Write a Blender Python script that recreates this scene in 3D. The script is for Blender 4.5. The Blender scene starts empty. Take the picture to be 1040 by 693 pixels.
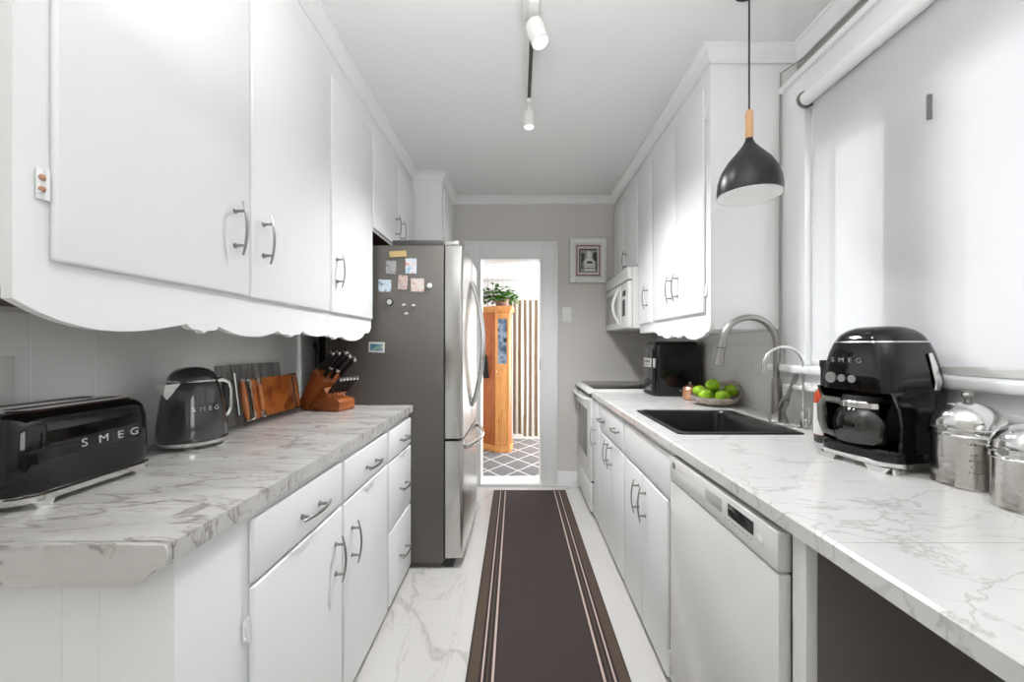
import bpy, bmesh, math, random
from mathutils import Vector, Matrix
random.seed(7)
PI = math.pi
SC = bpy.context.scene
COL = SC.collection
F, CX, CY, H = 405.0, 526.0, 351.0, 1.24

# ------------------------------------------------------------------ materials
def new_mat(name):
    m = bpy.data.materials.new(name); m.use_nodes = True
    nt = m.node_tree; b = nt.nodes['Principled BSDF']
    return m, nt, b
def setin(b, k, v):
    if k in b.inputs: b.inputs[k].default_value = v
def mat(name, col, rough=.5, metal=0, bump=0, bscale=60, var=0, vscale=8, coat=0, trans=0, emis=None, estr=0, aniso=0):
    m, nt, b = new_mat(name)
    c = (col[0], col[1], col[2], 1)
    setin(b, 'Base Color', c); setin(b, 'Roughness', rough); setin(b, 'Metallic', metal)
    setin(b, 'Coat Weight', coat); setin(b, 'Transmission Weight', trans)
    if emis: setin(b, 'Emission Color', (*emis, 1)); setin(b, 'Emission Strength', estr)
    tc = nt.nodes.new('ShaderNodeTexCoord')
    if var or bump:
        n = nt.nodes.new('ShaderNodeTexNoise'); n.inputs['Scale'].default_value = vscale if var else bscale
        n.inputs['Detail'].default_value = 4
        nt.links.new(tc.outputs['Object'], n.inputs['Vector'])
    if var:
        r = nt.nodes.new('ShaderNodeValToRGB')
        r.color_ramp.elements[0].position = .3; r.color_ramp.elements[1].position = .7
        r.color_ramp.elements[0].color = (*[max(0, x*(1-var)) for x in col], 1)
        r.color_ramp.elements[1].color = (*[min(1, x*(1+var)) for x in col], 1)
        nt.links.new(n.outputs['Fac'], r.inputs['Fac']); nt.links.new(r.outputs['Color'], b.inputs['Base Color'])
    if bump:
        n2 = nt.nodes.new('ShaderNodeTexNoise'); n2.inputs['Scale'].default_value = bscale
        nt.links.new(tc.outputs['Object'], n2.inputs['Vector'])
        bp = nt.nodes.new('ShaderNodeBump'); bp.inputs['Strength'].default_value = bump; bp.inputs['Distance'].default_value = .002
        nt.links.new(n2.outputs['Fac'], bp.inputs['Height']); nt.links.new(bp.outputs['Normal'], b.inputs['Normal'])
    return m
def N(nt, t, **kw):
    n = nt.nodes.new(t)
    for k, v in kw.items():
        if k in n.inputs: n.inputs[k].default_value = v
        else: setattr(n, k, v)
    return n
def mth(nt, op, a, b=None, clamp=False):
    n = nt.nodes.new('ShaderNodeMath'); n.operation = op; n.use_clamp = clamp
    for i, x in enumerate((a, b)):
        if x is None: continue
        if hasattr(x, 'links') or hasattr(x, 'is_linked'): nt.links.new(x, n.inputs[i])
        else: n.inputs[i].default_value = x
    return n.outputs[0]
def mixc(nt, f, a, b):
    n = nt.nodes.new('ShaderNodeMix'); n.data_type = 'RGBA'
    for s, x in ((n.inputs[0], f), (n.inputs[6], a), (n.inputs[7], b)):
        if hasattr(x, 'is_linked'): nt.links.new(x, s)
        elif isinstance(x, tuple): s.default_value = (*x, 1) if len(x) == 3 else x
        else: s.default_value = x
    return n.outputs[2]
def ramp(nt, f, stops, interp='LINEAR'):
    r = nt.nodes.new('ShaderNodeValToRGB'); r.color_ramp.interpolation = interp
    e = r.color_ramp.elements
    while len(e) < len(stops): e.new(.5)
    for i, (p, c) in enumerate(stops):
        e[i].position = p; e[i].color = (*c, 1) if isinstance(c, tuple) else (c, c, c, 1)
    nt.links.new(f, r.inputs['Fac']); return r.outputs['Color']
def vein(nt, vec, scale, width, detail=6, rough=.55, dist=.6):
    n = N(nt, 'ShaderNodeTexNoise', Scale=scale, Detail=detail, Roughness=rough, Distortion=dist)
    nt.links.new(vec, n.inputs['Vector'])
    a = mth(nt, 'ABSOLUTE', mth(nt, 'SUBTRACT', n.outputs['Fac'], .5))
    return ramp(nt, a, [(0, 1.0), (width*.45, .55), (width, 0.0)])
def marble(name, base, dark, mscale=(1, 1, 1), rot=0, s1=1.4, w1=.02, s2=4, w2=.015, k1=.8, k2=.5, rough=.15, blotch=.12, tile=None, loc=(0, 0, 0), dark2=None, dist=.6):
    m, nt, b = new_mat(name); setin(b, 'Roughness', rough)
    tc = N(nt, 'ShaderNodeTexCoord'); mp = N(nt, 'ShaderNodeMapping')
    mp.inputs['Scale'].default_value = mscale; mp.inputs['Rotation'].default_value = (0, 0, rot); mp.inputs['Location'].default_value = loc
    nt.links.new(tc.outputs['Object'], mp.inputs['Vector']); v = mp.outputs['Vector']
    mask = N(nt, 'ShaderNodeTexNoise', Scale=s1*1.3, Detail=2); nt.links.new(v, mask.inputs['Vector'])
    mk = ramp(nt, mask.outputs['Fac'], [(.42, 0.0), (.6, 1.0)])
    v1 = mth(nt, 'MULTIPLY', vein(nt, v, s1, w1, dist=dist), k1)
    v2 = mth(nt, 'MULTIPLY', mth(nt, 'MULTIPLY', vein(nt, v, s2, w2, dist=dist), mk), k2)
    bl = N(nt, 'ShaderNodeTexNoise', Scale=s1*1.7, Detail=5); nt.links.new(v, bl.inputs['Vector'])
    c0 = mixc(nt, mth(nt, 'MULTIPLY', ramp(nt, bl.outputs['Fac'], [(.4, 0.0), (.7, 1.0)]), blotch), base, dark)
    c1 = mixc(nt, v1, c0, dark); c2 = mixc(nt, v2, c1, dark2 or dark)
    if tile:
        br = N(nt, 'ShaderNodeTexBrick'); br.offset = tile[2]; br.squash = 1
        br.inputs['Scale'].default_value = 1; br.inputs['Mortar Size'].default_value = .0016; br.inputs['Mortar Smooth'].default_value = .1
        br.inputs['Brick Width'].default_value = tile[0]; br.inputs['Row Height'].default_value = tile[1]
        mp2 = N(nt, 'ShaderNodeMapping'); mp2.inputs['Location'].default_value = tile[3]
        nt.links.new(tc.outputs['Object'], mp2.inputs['Vector']); nt.links.new(mp2.outputs['Vector'], br.inputs['Vector'])
        c2 = mixc(nt, br.outputs['Fac'], c2, tile[4])
    nt.links.new(c2, b.inputs['Base Color'])
    return m
def tile_wall_mat(name, col, grout, size, yoff, zoff, rough=.2):
    m, nt, b = new_mat(name); setin(b, 'Roughness', rough)
    tc = N(nt, 'ShaderNodeTexCoord'); sp = N(nt, 'ShaderNodeSeparateXYZ'); nt.links.new(tc.outputs['Object'], sp.inputs[0])
    cb = N(nt, 'ShaderNodeCombineXYZ')
    nt.links.new(mth(nt, 'ADD', sp.outputs['Y'], yoff), cb.inputs[0]); nt.links.new(mth(nt, 'ADD', sp.outputs['Z'], zoff), cb.inputs[1])
    br = N(nt, 'ShaderNodeTexBrick'); br.offset = 0; br.squash = 1
    br.inputs['Scale'].default_value = 1; br.inputs['Mortar Size'].default_value = .0022; br.inputs['Mortar Smooth'].default_value = .4
    br.inputs['Brick Width'].default_value = size; br.inputs['Row Height'].default_value = size
    nt.links.new(cb.outputs[0], br.inputs['Vector'])
    n = N(nt, 'ShaderNodeTexNoise', Scale=5); nt.links.new(tc.outputs['Object'], n.inputs['Vector'])
    cc = mixc(nt, n.outputs['Fac'], tuple(x*.95 for x in col), col)
    nt.links.new(mixc(nt, br.outputs['Fac'], cc, grout), b.inputs['Base Color'])
    bp = N(nt, 'ShaderNodeBump'); bp.inputs['Strength'].default_value = .5; bp.inputs['Distance'].default_value = .002; bp.invert = True
    nt.links.new(br.outputs['Fac'], bp.inputs['Height']); nt.links.new(bp.outputs['Normal'], b.inputs['Normal'])
    return m
def wood(name, c1, c2, scale=(1, 12, 12), rough=.4):
    m, nt, b = new_mat(name); setin(b, 'Roughness', rough)
    tc = N(nt, 'ShaderNodeTexCoord'); mp = N(nt, 'ShaderNodeMapping'); mp.inputs['Scale'].default_value = scale
    nt.links.new(tc.outputs['Object'], mp.inputs['Vector'])
    n = N(nt, 'ShaderNodeTexNoise', Scale=4, Detail=6, Distortion=1.2); nt.links.new(mp.outputs['Vector'], n.inputs['Vector'])
    nt.links.new(ramp(nt, n.outputs['Fac'], [(.3, c1), (.7, c2)]), b.inputs['Base Color'])
    return m
def blobs(name, cols, scale=30, rough=.4):
    m, nt, b = new_mat(name); setin(b, 'Roughness', rough)
    tc = N(nt, 'ShaderNodeTexCoord'); n = N(nt, 'ShaderNodeTexNoise', Scale=scale, Detail=2)
    nt.links.new(tc.outputs['Object'], n.inputs['Vector'])
    k = len(cols)
    nt.links.new(ramp(nt, n.outputs['Fac'], [(.3+.4*i/(k-1), c) for i, c in enumerate(cols)]), b.inputs['Base Color'])
    return m

M = {}
M['white'] = mat('white_paint', (.87, .875, .87), .42, bump=.15, bscale=25)
M['whitetrim'] = mat('white_trim_paint', (.87, .875, .87), .35)
M['ceil'] = mat('ceiling_paint', (.87, .875, .87), .85, bump=.1, bscale=90)
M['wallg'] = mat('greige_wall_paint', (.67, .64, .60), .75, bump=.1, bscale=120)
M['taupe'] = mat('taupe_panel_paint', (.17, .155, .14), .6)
M['wallshade'] = mat('shaded_wall_paint', (.36, .355, .335), .8)  # shadow on the wall above the window put into this darker grey
M['nickel'] = mat('brushed_nickel', (.34, .33, .315), .30, 1)
M['chrome'] = mat('polished_chrome', (.75, .75, .74), .12, 1)
M['steel'] = mat('stainless_steel', (.56, .55, .53), .27, 1)
M['fridgeside'] = mat('grey_fridge_enamel', (.118, .108, .096), .42, bump=.12, bscale=250)
M['black'] = mat('gloss_black_enamel', (.005, .005, .0055), .07)
M['blackmatte'] = mat('matte_black', (.012, .012, .012), .45)
M['lampblack'] = mat('satin_black_lamp', (.012, .012, .011), .32)
M['darkgap'] = mat('rubber_and_gap_shade', (.02, .019, .018), .8)  # rubber gasket and slits, also the painted shade of the fridge gap
M['kettle'] = mat('slate_grey_enamel', (.055, .055, .056), .14, coat=.4)
M['plastic'] = mat('white_plastic', (.78, .78, .75), .3)
M['appl'] = mat('white_appliance_enamel', (.76, .76, .74), .22)
M['glassgrey'] = mat('oven_window_glass', (.20, .19, .185), .12)
M['display'] = mat('black_display', (.01, .01, .01), .12)
M['sink'] = mat('black_composite', (.010, .010, .010), .3, bump=.15, bscale=400)
M['marbleL'] = marble('counter_marble_left', (.60, .585, .56), (.22, .195, .175), mscale=(.6, 2.0, 1.2), rot=.22, s1=3.4, w1=.017, s2=9, w2=.03, k1=.7, k2=.65, rough=.14, blotch=.35)
M['marbleR'] = marble('counter_marble_right', (.69, .685, .67), (.30, .285, .265), mscale=(1, 1.5, 1), rot=.3, s1=2.2, w1=.009, s2=6, w2=.018, k1=.45, k2=.5, rough=.16, blotch=.07, loc=(3.1, 1.7, 0))
M['floor'] = marble('floor_marble_tile', (.60, .58, .555), (.31, .285, .255), mscale=(1.5, .55, 1), rot=-.18, s1=.95, w1=.013, s2=2.6, w2=.010, k1=.5, k2=.35, rough=.16, blotch=.1, tile=(.6, .6, 0, (.28, .03, 0), (.52, .50, .48)), loc=(2.2, .4, 0))
M['tileL'] = tile_wall_mat('left_wall_tile', (.86, .86, .845), (.93, .93, .92), .1507, -.992+.1507*9, -1.24+.1507*9)
M['tileR'] = tile_wall_mat('right_wall_tile', (.76, .745, .72), (.66, .65, .63), .1507, 0.02, -1.24+.1507*9)
M['pinewood'] = mat('light_wood_cap', (.72, .42, .22), .5, var=.12, vscale=30)
M['acacia'] = blobs('acacia_wood', [(.30, .06, .012), (.55, .15, .03), (.66, .22, .05), (.28, .05, .012)], 11)
M['acacia2'] = wood('turned_acacia', (.50, .13, .03), (.72, .27, .08), (8, 8, 2))
M['greywood'] = wood('weathered_grey_wood', (.06, .058, .054), (.46, .45, .43), (3, 16, .8), .55)
M['blockwood'] = wood('cherry_block_wood', (.24, .06, .014), (.42, .125, .03), (3, 3, 12), .35)
M['honey'] = wood('honey_oak', (.62, .26, .075), (.85, .42, .14), (10, 10, 1.2), .35)
M['honeydark'] = wood('honey_oak_side', (.42, .10, .025), (.62, .19, .05), (10, 10, 1.2), .4)
M['copper'] = mat('hammered_copper', (.80, .42, .26), .3, 1, bump=.6, bscale=180)
M['apple'] = mat('green_apple_skin', (.26, .46, .012), .25, var=.3, vscale=22)
M['bowl'] = wood('driftwood_bowl', (.22, .18, .14), (.62, .55, .46), (6, 6, 18), .5)
M['stem'] = mat('brown_stem', (.12, .06, .02), .7)
M['leaf'] = mat('pothos_leaf', (.06, .24, .02), .35, var=.7, vscale=22)
M['soil'] = mat('soil', (.05, .03, .02), .9)
M['potpink'] = mat('dusty_pink_pot', (.42, .26, .21), .6)
M['cloth_black'] = mat('black_cloth', (.02, .02, .022), .85)
M['amber'] = mat('amber_liquid', (.50, .055, .012), .15, coat=.5)
M['label'] = mat('paper_label', (.75, .74, .71), .6)
M['ink'] = mat('ink', (.05, .05, .05), .6)
M['redink'] = mat('maroon_ink', (.20, .025, .03), .6)
M['silverink'] = mat('silver_letters', (.70, .70, .69), .25, .8)
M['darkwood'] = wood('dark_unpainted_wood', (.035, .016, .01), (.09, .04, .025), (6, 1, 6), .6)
M['beadboard'] = mat('white_beadboard', (.80, .80, .80), .5)
M['lampin'] = mat('lamp_inner_white', (.80, .80, .79), .5)
M['bulb'] = mat('frosted_bulb', (.9, .9, .88), .4, emis=(1, .97, .92), estr=2.0)
M['tag'] = mat('wood_tag', (.62, .45, .20), .6)
M['canister'] = mat('etched_silver', (.66, .64, .61), .2, 1, bump=.25, bscale=70)
M['engrave'] = mat('engraved_line', (.20, .19, .18), .45, .8)
M['photo1'] = blobs('photo_grey', [(.08, .08, .08), (.45, .46, .46), (.22, .22, .23)], 45)
M['photo2'] = blobs('photo_red_blue', [(.65, .04, .04), (.78, .80, .82), (.20, .42, .62)], 26)
M['photo3'] = blobs('photo_sky', [(.03, .05, .04), (.62, .72, .82), (.75, .78, .80)], 38)
M['photo4'] = blobs('photo_pink', [(.28, .12, .10), (.70, .52, .48), (.30, .30, .32)], 40)
M['photo5'] = blobs('photo_rose', [(.62, .22, .20), (.72, .70, .64), (.70, .40, .36)], 40)
M['photo6'] = blobs('photo_blue', [(.03, .08, .16), (.12, .30, .42), (.55, .62, .25)], 45)
M['posterbg'] = blobs('poster_grey', [(.28, .27, .26), (.36, .35, .34)], 20)

# stripes of the runner
def rug_mat():
    m, nt, b = new_mat('runner_weave'); setin(b, 'Roughness', .95)
    tc = N(nt, 'ShaderNodeTexCoord'); sp = N(nt, 'ShaderNodeSeparateXYZ'); nt.links.new(tc.outputs['Object'], sp.inputs[0])
    f = mth(nt, 'ADD', mth(nt, 'DIVIDE', sp.outputs['X'], .61), .5)
    br = (.080, .056, .040); dk = (.026, .018, .017); lt = (.50, .40, .35); ce = (.044, .031, .029)
    st = [(0, (.05, .036, .03)), (.012, br), (.078, dk), (.092, lt), (.103, dk), (.122, br), (.134, dk), (.155, lt), (.168, dk), (.180, ce)]
    stops = st + [(.82, dk), (.832, lt), (.845, dk), (.866, br), (.878, dk), (.897, lt), (.908, dk), (.922, br), (.988, (.05, .036, .03))]
    lo = [s for s in stops if s[0] < .5]; hi = [s for s in stops if s[0] > .5]
    a = ramp(nt, f, lo, 'CONSTANT'); c = ramp(nt, f, [(0, ce)] + hi, 'CONSTANT')
    col = mixc(nt, mth(nt, 'GREATER_THAN', f, .5), a, c)
    n = N(nt, 'ShaderNodeTexNoise', Scale=350, Detail=3); nt.links.new(tc.outputs['Object'], n.inputs['Vector'])
    w = N(nt, 'ShaderNodeTexWave', Scale=60); w.bands_direction = 'Y'; nt.links.new(tc.outputs['Object'], w.inputs['Vector'])
    k = mth(nt, 'ADD', mth(nt, 'MULTIPLY', n.outputs['Fac'], .9), mth(nt, 'MULTIPLY', w.outputs['Fac'], .25))
    hs = N(nt, 'ShaderNodeVectorMath'); hs.operation = 'SCALE'; nt.links.new(col, hs.inputs[0]); nt.links.new(mth(nt, 'ADD', k, .45), hs.inputs['Scale'])
    nt.links.new(hs.outputs[0], b.inputs['Base Color'])
    bp = N(nt, 'ShaderNodeBump'); bp.inputs['Strength'].default_value = .5; bp.inputs['Distance'].default_value = .002
    nt.links.new(k, bp.inputs['Height']); nt.links.new(bp.outputs['Normal'], b.inputs['Normal'])
    return m
M['rug'] = rug_mat()
def lattice_mat():
    m, nt, b = new_mat('lattice_carpet'); setin(b, 'Roughness', .95)
    tc = N(nt, 'ShaderNodeTexCoord'); sp = N(nt, 'ShaderNodeSeparateXYZ'); nt.links.new(tc.outputs['Object'], sp.inputs[0])
    res = None
    for s in (1, -1):
        q = mth(nt, 'ADD', mth(nt, 'MULTIPLY', sp.outputs['X'], 3.4), mth(nt, 'MULTIPLY', sp.outputs['Y'], 2.6*s))
        fr = mth(nt, 'ABSOLUTE', mth(nt, 'SUBTRACT', mth(nt, 'FRACT', mth(nt, 'ADD', q, 20)), .5))
        l = mth(nt, 'LESS_THAN', fr, .045)
        res = l if res is None else mth(nt, 'MAXIMUM', res, l)
    n = N(nt, 'ShaderNodeTexNoise', Scale=60); nt.links.new(tc.outputs['Object'], n.inputs['Vector'])
    dark = mixc(nt, n.outputs['Fac'], (.10, .097, .10), (.22, .215, .22))
    nt.links.new(mixc(nt, res, dark, (.50, .49, .48)), b.inputs['Base Color'])
    return m
M['lattice'] = lattice_mat()
def curtain_mat():
    m, nt, b = new_mat('striped_curtain'); setin(b, 'Roughness', .8)
    tc = N(nt, 'ShaderNodeTexCoord'); sp = N(nt, 'ShaderNodeSeparateXYZ'); nt.links.new(tc.outputs['Object'], sp.inputs[0])
    fr = mth(nt, 'FRACT', mth(nt, 'ADD', mth(nt, 'MULTIPLY', sp.outputs['X'], 6.5), 20))
    c = ramp(nt, fr, [(0, (.62, .60, .55)), (.25, (.58, .54, .47)), (.34, (.30, .25, .16)), (.48, (.40, .35, .25)), (.56, (.64, .62, .57)), (.76, (.60, .58, .55)), (.82, (.27, .25, .21)), (.92, (.34, .32, .27)), (1, (.6, .58, .53))])
    nt.links.new(c, b.inputs['Base Color']); return m
M['curtain'] = curtain_mat()
def bead_mat():
    m, nt, b = new_mat('beadboard_grooves'); setin(b, 'Roughness', .5); setin(b, 'Base Color', (.80, .80, .80, 1))
    tc = N(nt, 'ShaderNodeTexCoord'); sp = N(nt, 'ShaderNodeSeparateXYZ'); nt.links.new(tc.outputs['Object'], sp.inputs[0])
    fr = mth(nt, 'FRACT', mth(nt, 'ADD', mth(nt, 'MULTIPLY', sp.outputs['X'], 14), 30))
    g = mth(nt, 'LESS_THAN', fr, .12)
    nt.links.new(mixc(nt, g, (.80, .80, .80), (.42, .42, .42)), b.inputs['Base Color']); return m
M['bead'] = bead_mat()
def blind_mat():
    m = bpy.data.materials.new('roller_blind_cloth'); m.use_nodes = True; nt = m.node_tree; nt.nodes.clear()
    o = N(nt, 'ShaderNodeOutputMaterial'); d = N(nt, 'ShaderNodeBsdfDiffuse'); t = N(nt, 'ShaderNodeBsdfTranslucent'); tr = N(nt, 'ShaderNodeBsdfTransparent')
    d.inputs[0].default_value = (.68, .68, .69, 1); t.inputs[0].default_value = (.9, .9, .92, 1)
    a = N(nt, 'ShaderNodeMixShader'); a.inputs[0].default_value = .20; b = N(nt, 'ShaderNodeMixShader'); b.inputs[0].default_value = .12
    nt.links.new(d.outputs[0], a.inputs[1]); nt.links.new(t.outputs[0], a.inputs[2])
    nt.links.new(a.outputs[0], b.inputs[1]); nt.links.new(tr.outputs[0], b.inputs[2]); nt.links.new(b.outputs[0], o.inputs[0])
    return m
M['blind'] = blind_mat()
def glass_mat(name, tint=(1, 1, 1), gl=.08, rough=.02):
    m = bpy.data.materials.new(name); m.use_nodes = True; nt = m.node_tree; nt.nodes.clear()
    o = N(nt, 'ShaderNodeOutputMaterial'); g = N(nt, 'ShaderNodeBsdfGlossy'); tr = N(nt, 'ShaderNodeBsdfTransparent')
    tr.inputs[0].default_value = (*tint, 1); g.inputs['Roughness'].default_value = rough
    b = N(nt, 'ShaderNodeMixShader'); b.inputs[0].default_value = gl
    nt.links.new(tr.outputs[0], b.inputs[1]); nt.links.new(g.outputs[0], b.inputs[2]); nt.links.new(b.outputs[0], o.inputs[0])
    return m
M['glass'] = glass_mat('window_glass')
M['carafe'] = glass_mat('carafe_glass', (.5, .5, .5), .10, .04)

# ------------------------------------------------------------------ mesh builder
class MB:
    def __init__(s): s.bm = bmesh.new(); s.mi = 0; s.mats = []
    def face(s, vs):
        try:
            f = s.bm.faces.new(vs); f.material_index = s.mi; return f
        except ValueError: return None
    def box(s, x0, x1, y0, y1, z0, z1, bev=0, seg=2):
        if x0 > x1: x0, x1 = x1, x0
        if y0 > y1: y0, y1 = y1, y0
        if z0 > z1: z0, z1 = z1, z0
        v = [s.bm.verts.new(p) for p in ((x0,y0,z0),(x1,y0,z0),(x1,y1,z0),(x0,y1,z0),(x0,y0,z1),(x1,y0,z1),(x1,y1,z1),(x0,y1,z1))]
        fs = [s.face([v[i] for i in q]) for q in ((3,2,1,0),(4,5,6,7),(0,1,5,4),(1,2,6,5),(2,3,7,6),(3,0,4,7))]
        if bev:
            es = list({e for f in fs for e in f.edges})
            bmesh.ops.bevel(s.bm, geom=es, offset=bev, segments=seg, profile=.5, affect='EDGES', clamp_overlap=True)
        return s
    def prism(s, poly, axis, a0, a1, bev=0):
        """poly: 2D points in the plane normal to axis; axis 'x': (y,z), 'y': (x,z), 'z': (x,y)"""
        def P(p, a):
            return {'x': (a, p[0], p[1]), 'y': (p[0], a, p[1]), 'z': (p[0], p[1], a)}[axis]
        A = [s.bm.verts.new(P(p, a0)) for p in poly]; B = [s.bm.verts.new(P(p, a1)) for p in poly]
        n = len(poly); fs = [s.face(A), s.face(B[::-1])]
        for i in range(n): fs.append(s.face([A[i], B[i], B[(i+1) % n], A[(i+1) % n]]))
        if bev:
            es = list({e for f in fs if f for e in f.edges})
            bmesh.ops.bevel(s.bm, geom=es, offset=bev, segments=2, profile=.5, affect='EDGES', clamp_overlap=True)
        return s
    def loft(s, rings, cap0=True, cap1=True, closed=True):
        R = [[s.bm.verts.new(p) for p in r] for r in rings]
        for a, b in zip(R, R[1:]):
            n = len(a)
            for i in range(n if closed else n-1):
                j = (i+1) % n; s.face([a[i], a[j], b[j], b[i]])
        if cap0: s.face(R[0][::-1])
        if cap1: s.face(R[-1])
        return s
    def lathe(s, prof, c=(0, 0, 0), seg=32, cap0=True, cap1=True, axis='z', sx=1, sy=1):
        rings = []
        for r, z in prof:
            r = max(r, 1e-4); ring = []
            for i in range(seg):
                t = 2*PI*i/seg; a, b = r*math.cos(t)*sx, r*math.sin(t)*sy
                p = {'z': (a, b, z), 'x': (z, a, b), 'y': (b, z, a)}[axis]
                ring.append((p[0]+c[0], p[1]+c[1], p[2]+c[2]))
            rings.append(ring)
        return s.loft(rings, cap0, cap1)
    def cyl(s, c, r, h, seg=20, axis='z'): return s.lathe([(r, 0), (r, h)], c, seg, axis=axis)
    def sphere(s, c, r, seg=20, sx=1, sy=1, sz=1):
        pr = [(r*math.sin(PI*i/12), -r*sz*math.cos(PI*i/12)) for i in range(13)]
        return s.lathe(pr, c, seg, sx=sx, sy=sy)
    def rrect(s, cx, cy, z, hx, hy, r, k=5):
        pts = []; r = min(r, hx*.999, hy*.999)
        for (sx, sy, a0) in ((1, 1, 0), (-1, 1, PI/2), (-1, -1, PI), (1, -1, 1.5*PI)):
            for i in range(k+1):
                a = a0+PI/2*i/k
                pts.append((cx+sx*(hx-r)+r*math.cos(a), cy+sy*(hy-r)+r*math.sin(a), z))
        return pts
    def rloft(s, secs, k=5):
        """secs: (z,hx,hy,r[,cx,cy])"""
        return s.loft([s.rrect(q[4] if len(q) > 4 else 0, q[5] if len(q) > 5 else 0, q[0], q[1], q[2], q[3], k) for q in secs])
    def tube(s, pts, rad, seg=12, flat=1.0, up=None):
        P = [Vector(p) for p in pts]; n = len(P)
        rs = rad if isinstance(rad, (list, tuple)) else [rad]*n
        rings = []; prev = None
        for i in range(n):
            t = (P[min(i+1, n-1)]-P[max(i-1, 0)]).normalized()
            if prev is None:
                u = Vector(up) if up else (Vector((0, 0, 1)) if abs(t.z) < .9 else Vector((1, 0, 0)))
            else: u = prev
            u = (u-t*u.dot(t)).normalized(); v = t.cross(u); prev = u
            rings.append([tuple(P[i]+u*math.cos(2*PI*k/seg)*rs[i]+v*math.sin(2*PI*k/seg)*rs[i]*flat) for k in range(seg)])
        return s.loft(rings)
    def build(s, name, m, parent=None, off=None, smooth=True):
        bmesh.ops.recalc_face_normals(s.bm, faces=s.bm.faces[:])
        me = bpy.data.meshes.new(name)
        if off is None and parent is not None: off = parent.get('_o')
        if off is not None:
            bmesh.ops.translate(s.bm, verts=s.bm.verts[:], vec=(-off[0], -off[1], -off[2]))
        s.bm.to_mesh(me); s.bm.free()
        for mm in (m if isinstance(m, (list, tuple)) else [m]): me.materials.append(mm)
        if smooth:
            for p in me.polygons: p.use_smooth = True
            me.set_sharp_from_angle(angle=math.radians(32))
        o = bpy.data.objects.new(name, me); COL.objects.link(o)
        if parent is not None:
            o.parent = parent
            if parent.get('_o') is not None: o['_o'] = list(parent['_o'])
        return o
def arc(cx, cz, r, a0, a1, n, y=0, plane='xz'):
    out = []
    for i in range(n+1):
        a = math.radians(a0+(a1-a0)*i/n)
        out.append((cx+r*math.cos(a), y, cz+r*math.sin(a)) if plane == 'xz' else (y, cx+r*math.cos(a), cz+r*math.sin(a)))
    return out
def thing(name, label, cat, loc=(0, 0, 0), rot=0, group=None, world=True):
    """Empty at the base. world=True: parts are given in world coordinates."""
    o = bpy.data.objects.new(name, None); COL.objects.link(o); o.location = loc; o.rotation_euler = (0, 0, rot)
    o.empty_display_size = .05
    o['label'] = label; o['category'] = cat
    if group: o['group'] = group
    o['_o'] = list(loc) if world else [0, 0, 0]
    return o
def tag(o, label, cat, group=None):
    o['label'] = label; o['category'] = cat
    if group: o['group'] = group
    return o
def struct(name, mb, m, smooth=True):
    o = mb.build(name, m, None, None, smooth); o['kind'] = 'structure'; return o
def ctr(o):
    """move a one-mesh thing's origin to its bottom centre"""
    xs = [v.co.copy() for v in o.data.vertices]
    c = Vector(((min(v.x for v in xs)+max(v.x for v in xs))/2, (min(v.y for v in xs)+max(v.y for v in xs))/2, min(v.z for v in xs)))
    for v in o.data.vertices: v.co -= c
    o.location = o.location + c; return o
def text_mesh(txt, size, extrude, name, m, parent, loc, rot, xs=1.0):
    cu = bpy.data.curves.new('t', 'FONT'); cu.body = txt; cu.size = size; cu.extrude = extrude; cu.align_x = 'CENTER'; cu.align_y = 'CENTER'; cu.offset = 0
    to = bpy.data.objects.new('t', cu); COL.objects.link(to)
    dg = bpy.context.evaluated_depsgraph_get(); dg.update()
    me = bpy.data.meshes.new_from_object(to.evaluated_get(dg)); bpy.data.objects.remove(to)
    me.name = name; me.materials.clear(); me.materials.append(m)
    for v in me.vertices: v.co.x *= xs
    o = bpy.data.objects.new(name, me); COL.objects.link(o); o.parent = parent; o.location = loc; o.rotation_euler = rot
    return o

# ------------------------------------------------------------------ dimensions
XL, XR, YB, YN, ZC = -1.22, 1.24, 3.524, -2.6, 2.554
XUL, XUR = -.80, .855          # faces of wall cabinets
XBL, XBR = -.603, .555         # faces of base cabinets
ZT = .91                       # worktop
# ------------------------------------------------------------------ room shell
struct('floor', MB().box(XL-.1, XR+.3, YN, YB+.19, -.1, 0), M['floor'])
struct('ceiling', MB().box(XL-.1, XR+.3, YN, YB+.1, ZC, ZC+.1), M['ceil'])
struct('wall_left', MB().box(XL-.1, XL, YN, YB, 0, ZC), M['wallg'])
w = MB(); WY0, WY1, WZ0, WZ1 = -.75, 1.62, 1.17, 2.22
w.box(XR, XR+.05, -1.0, YB, 0, WZ0-.005); w.box(XR, XR+.05, -1.0, YB, WZ1, ZC)
w.box(XR, XR+.05, WY1, YB, WZ0-.005, WZ1); w.box(XR, XR+.05, -1.0, WY0, WZ0-.005, WZ1)
w.box(XR, XR+.05, YN, -2.3, 0, ZC); w.box(XR, XR+.05, -2.3, -1.0, 0, .95); w.box(XR, XR+.05, -2.3, -1.0, 2.25, ZC)
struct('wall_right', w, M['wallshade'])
DX0, DX1, DZ = -.34, .213, 2.014
w = MB(); w.box(XL-.1, DX0, YB, YB+.19, 0, ZC); w.box(DX1, XR+.14, YB, YB+.19, 0, ZC); w.box(DX0, DX1, YB, YB+.19, DZ, ZC)
struct('wall_back', w, M['wallg'])
w = MB(); w.box(XL-.1, XR+.14, YN-.1, YN, 0, ZC)
struct('wall_front', w, M['wallg'])
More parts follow.
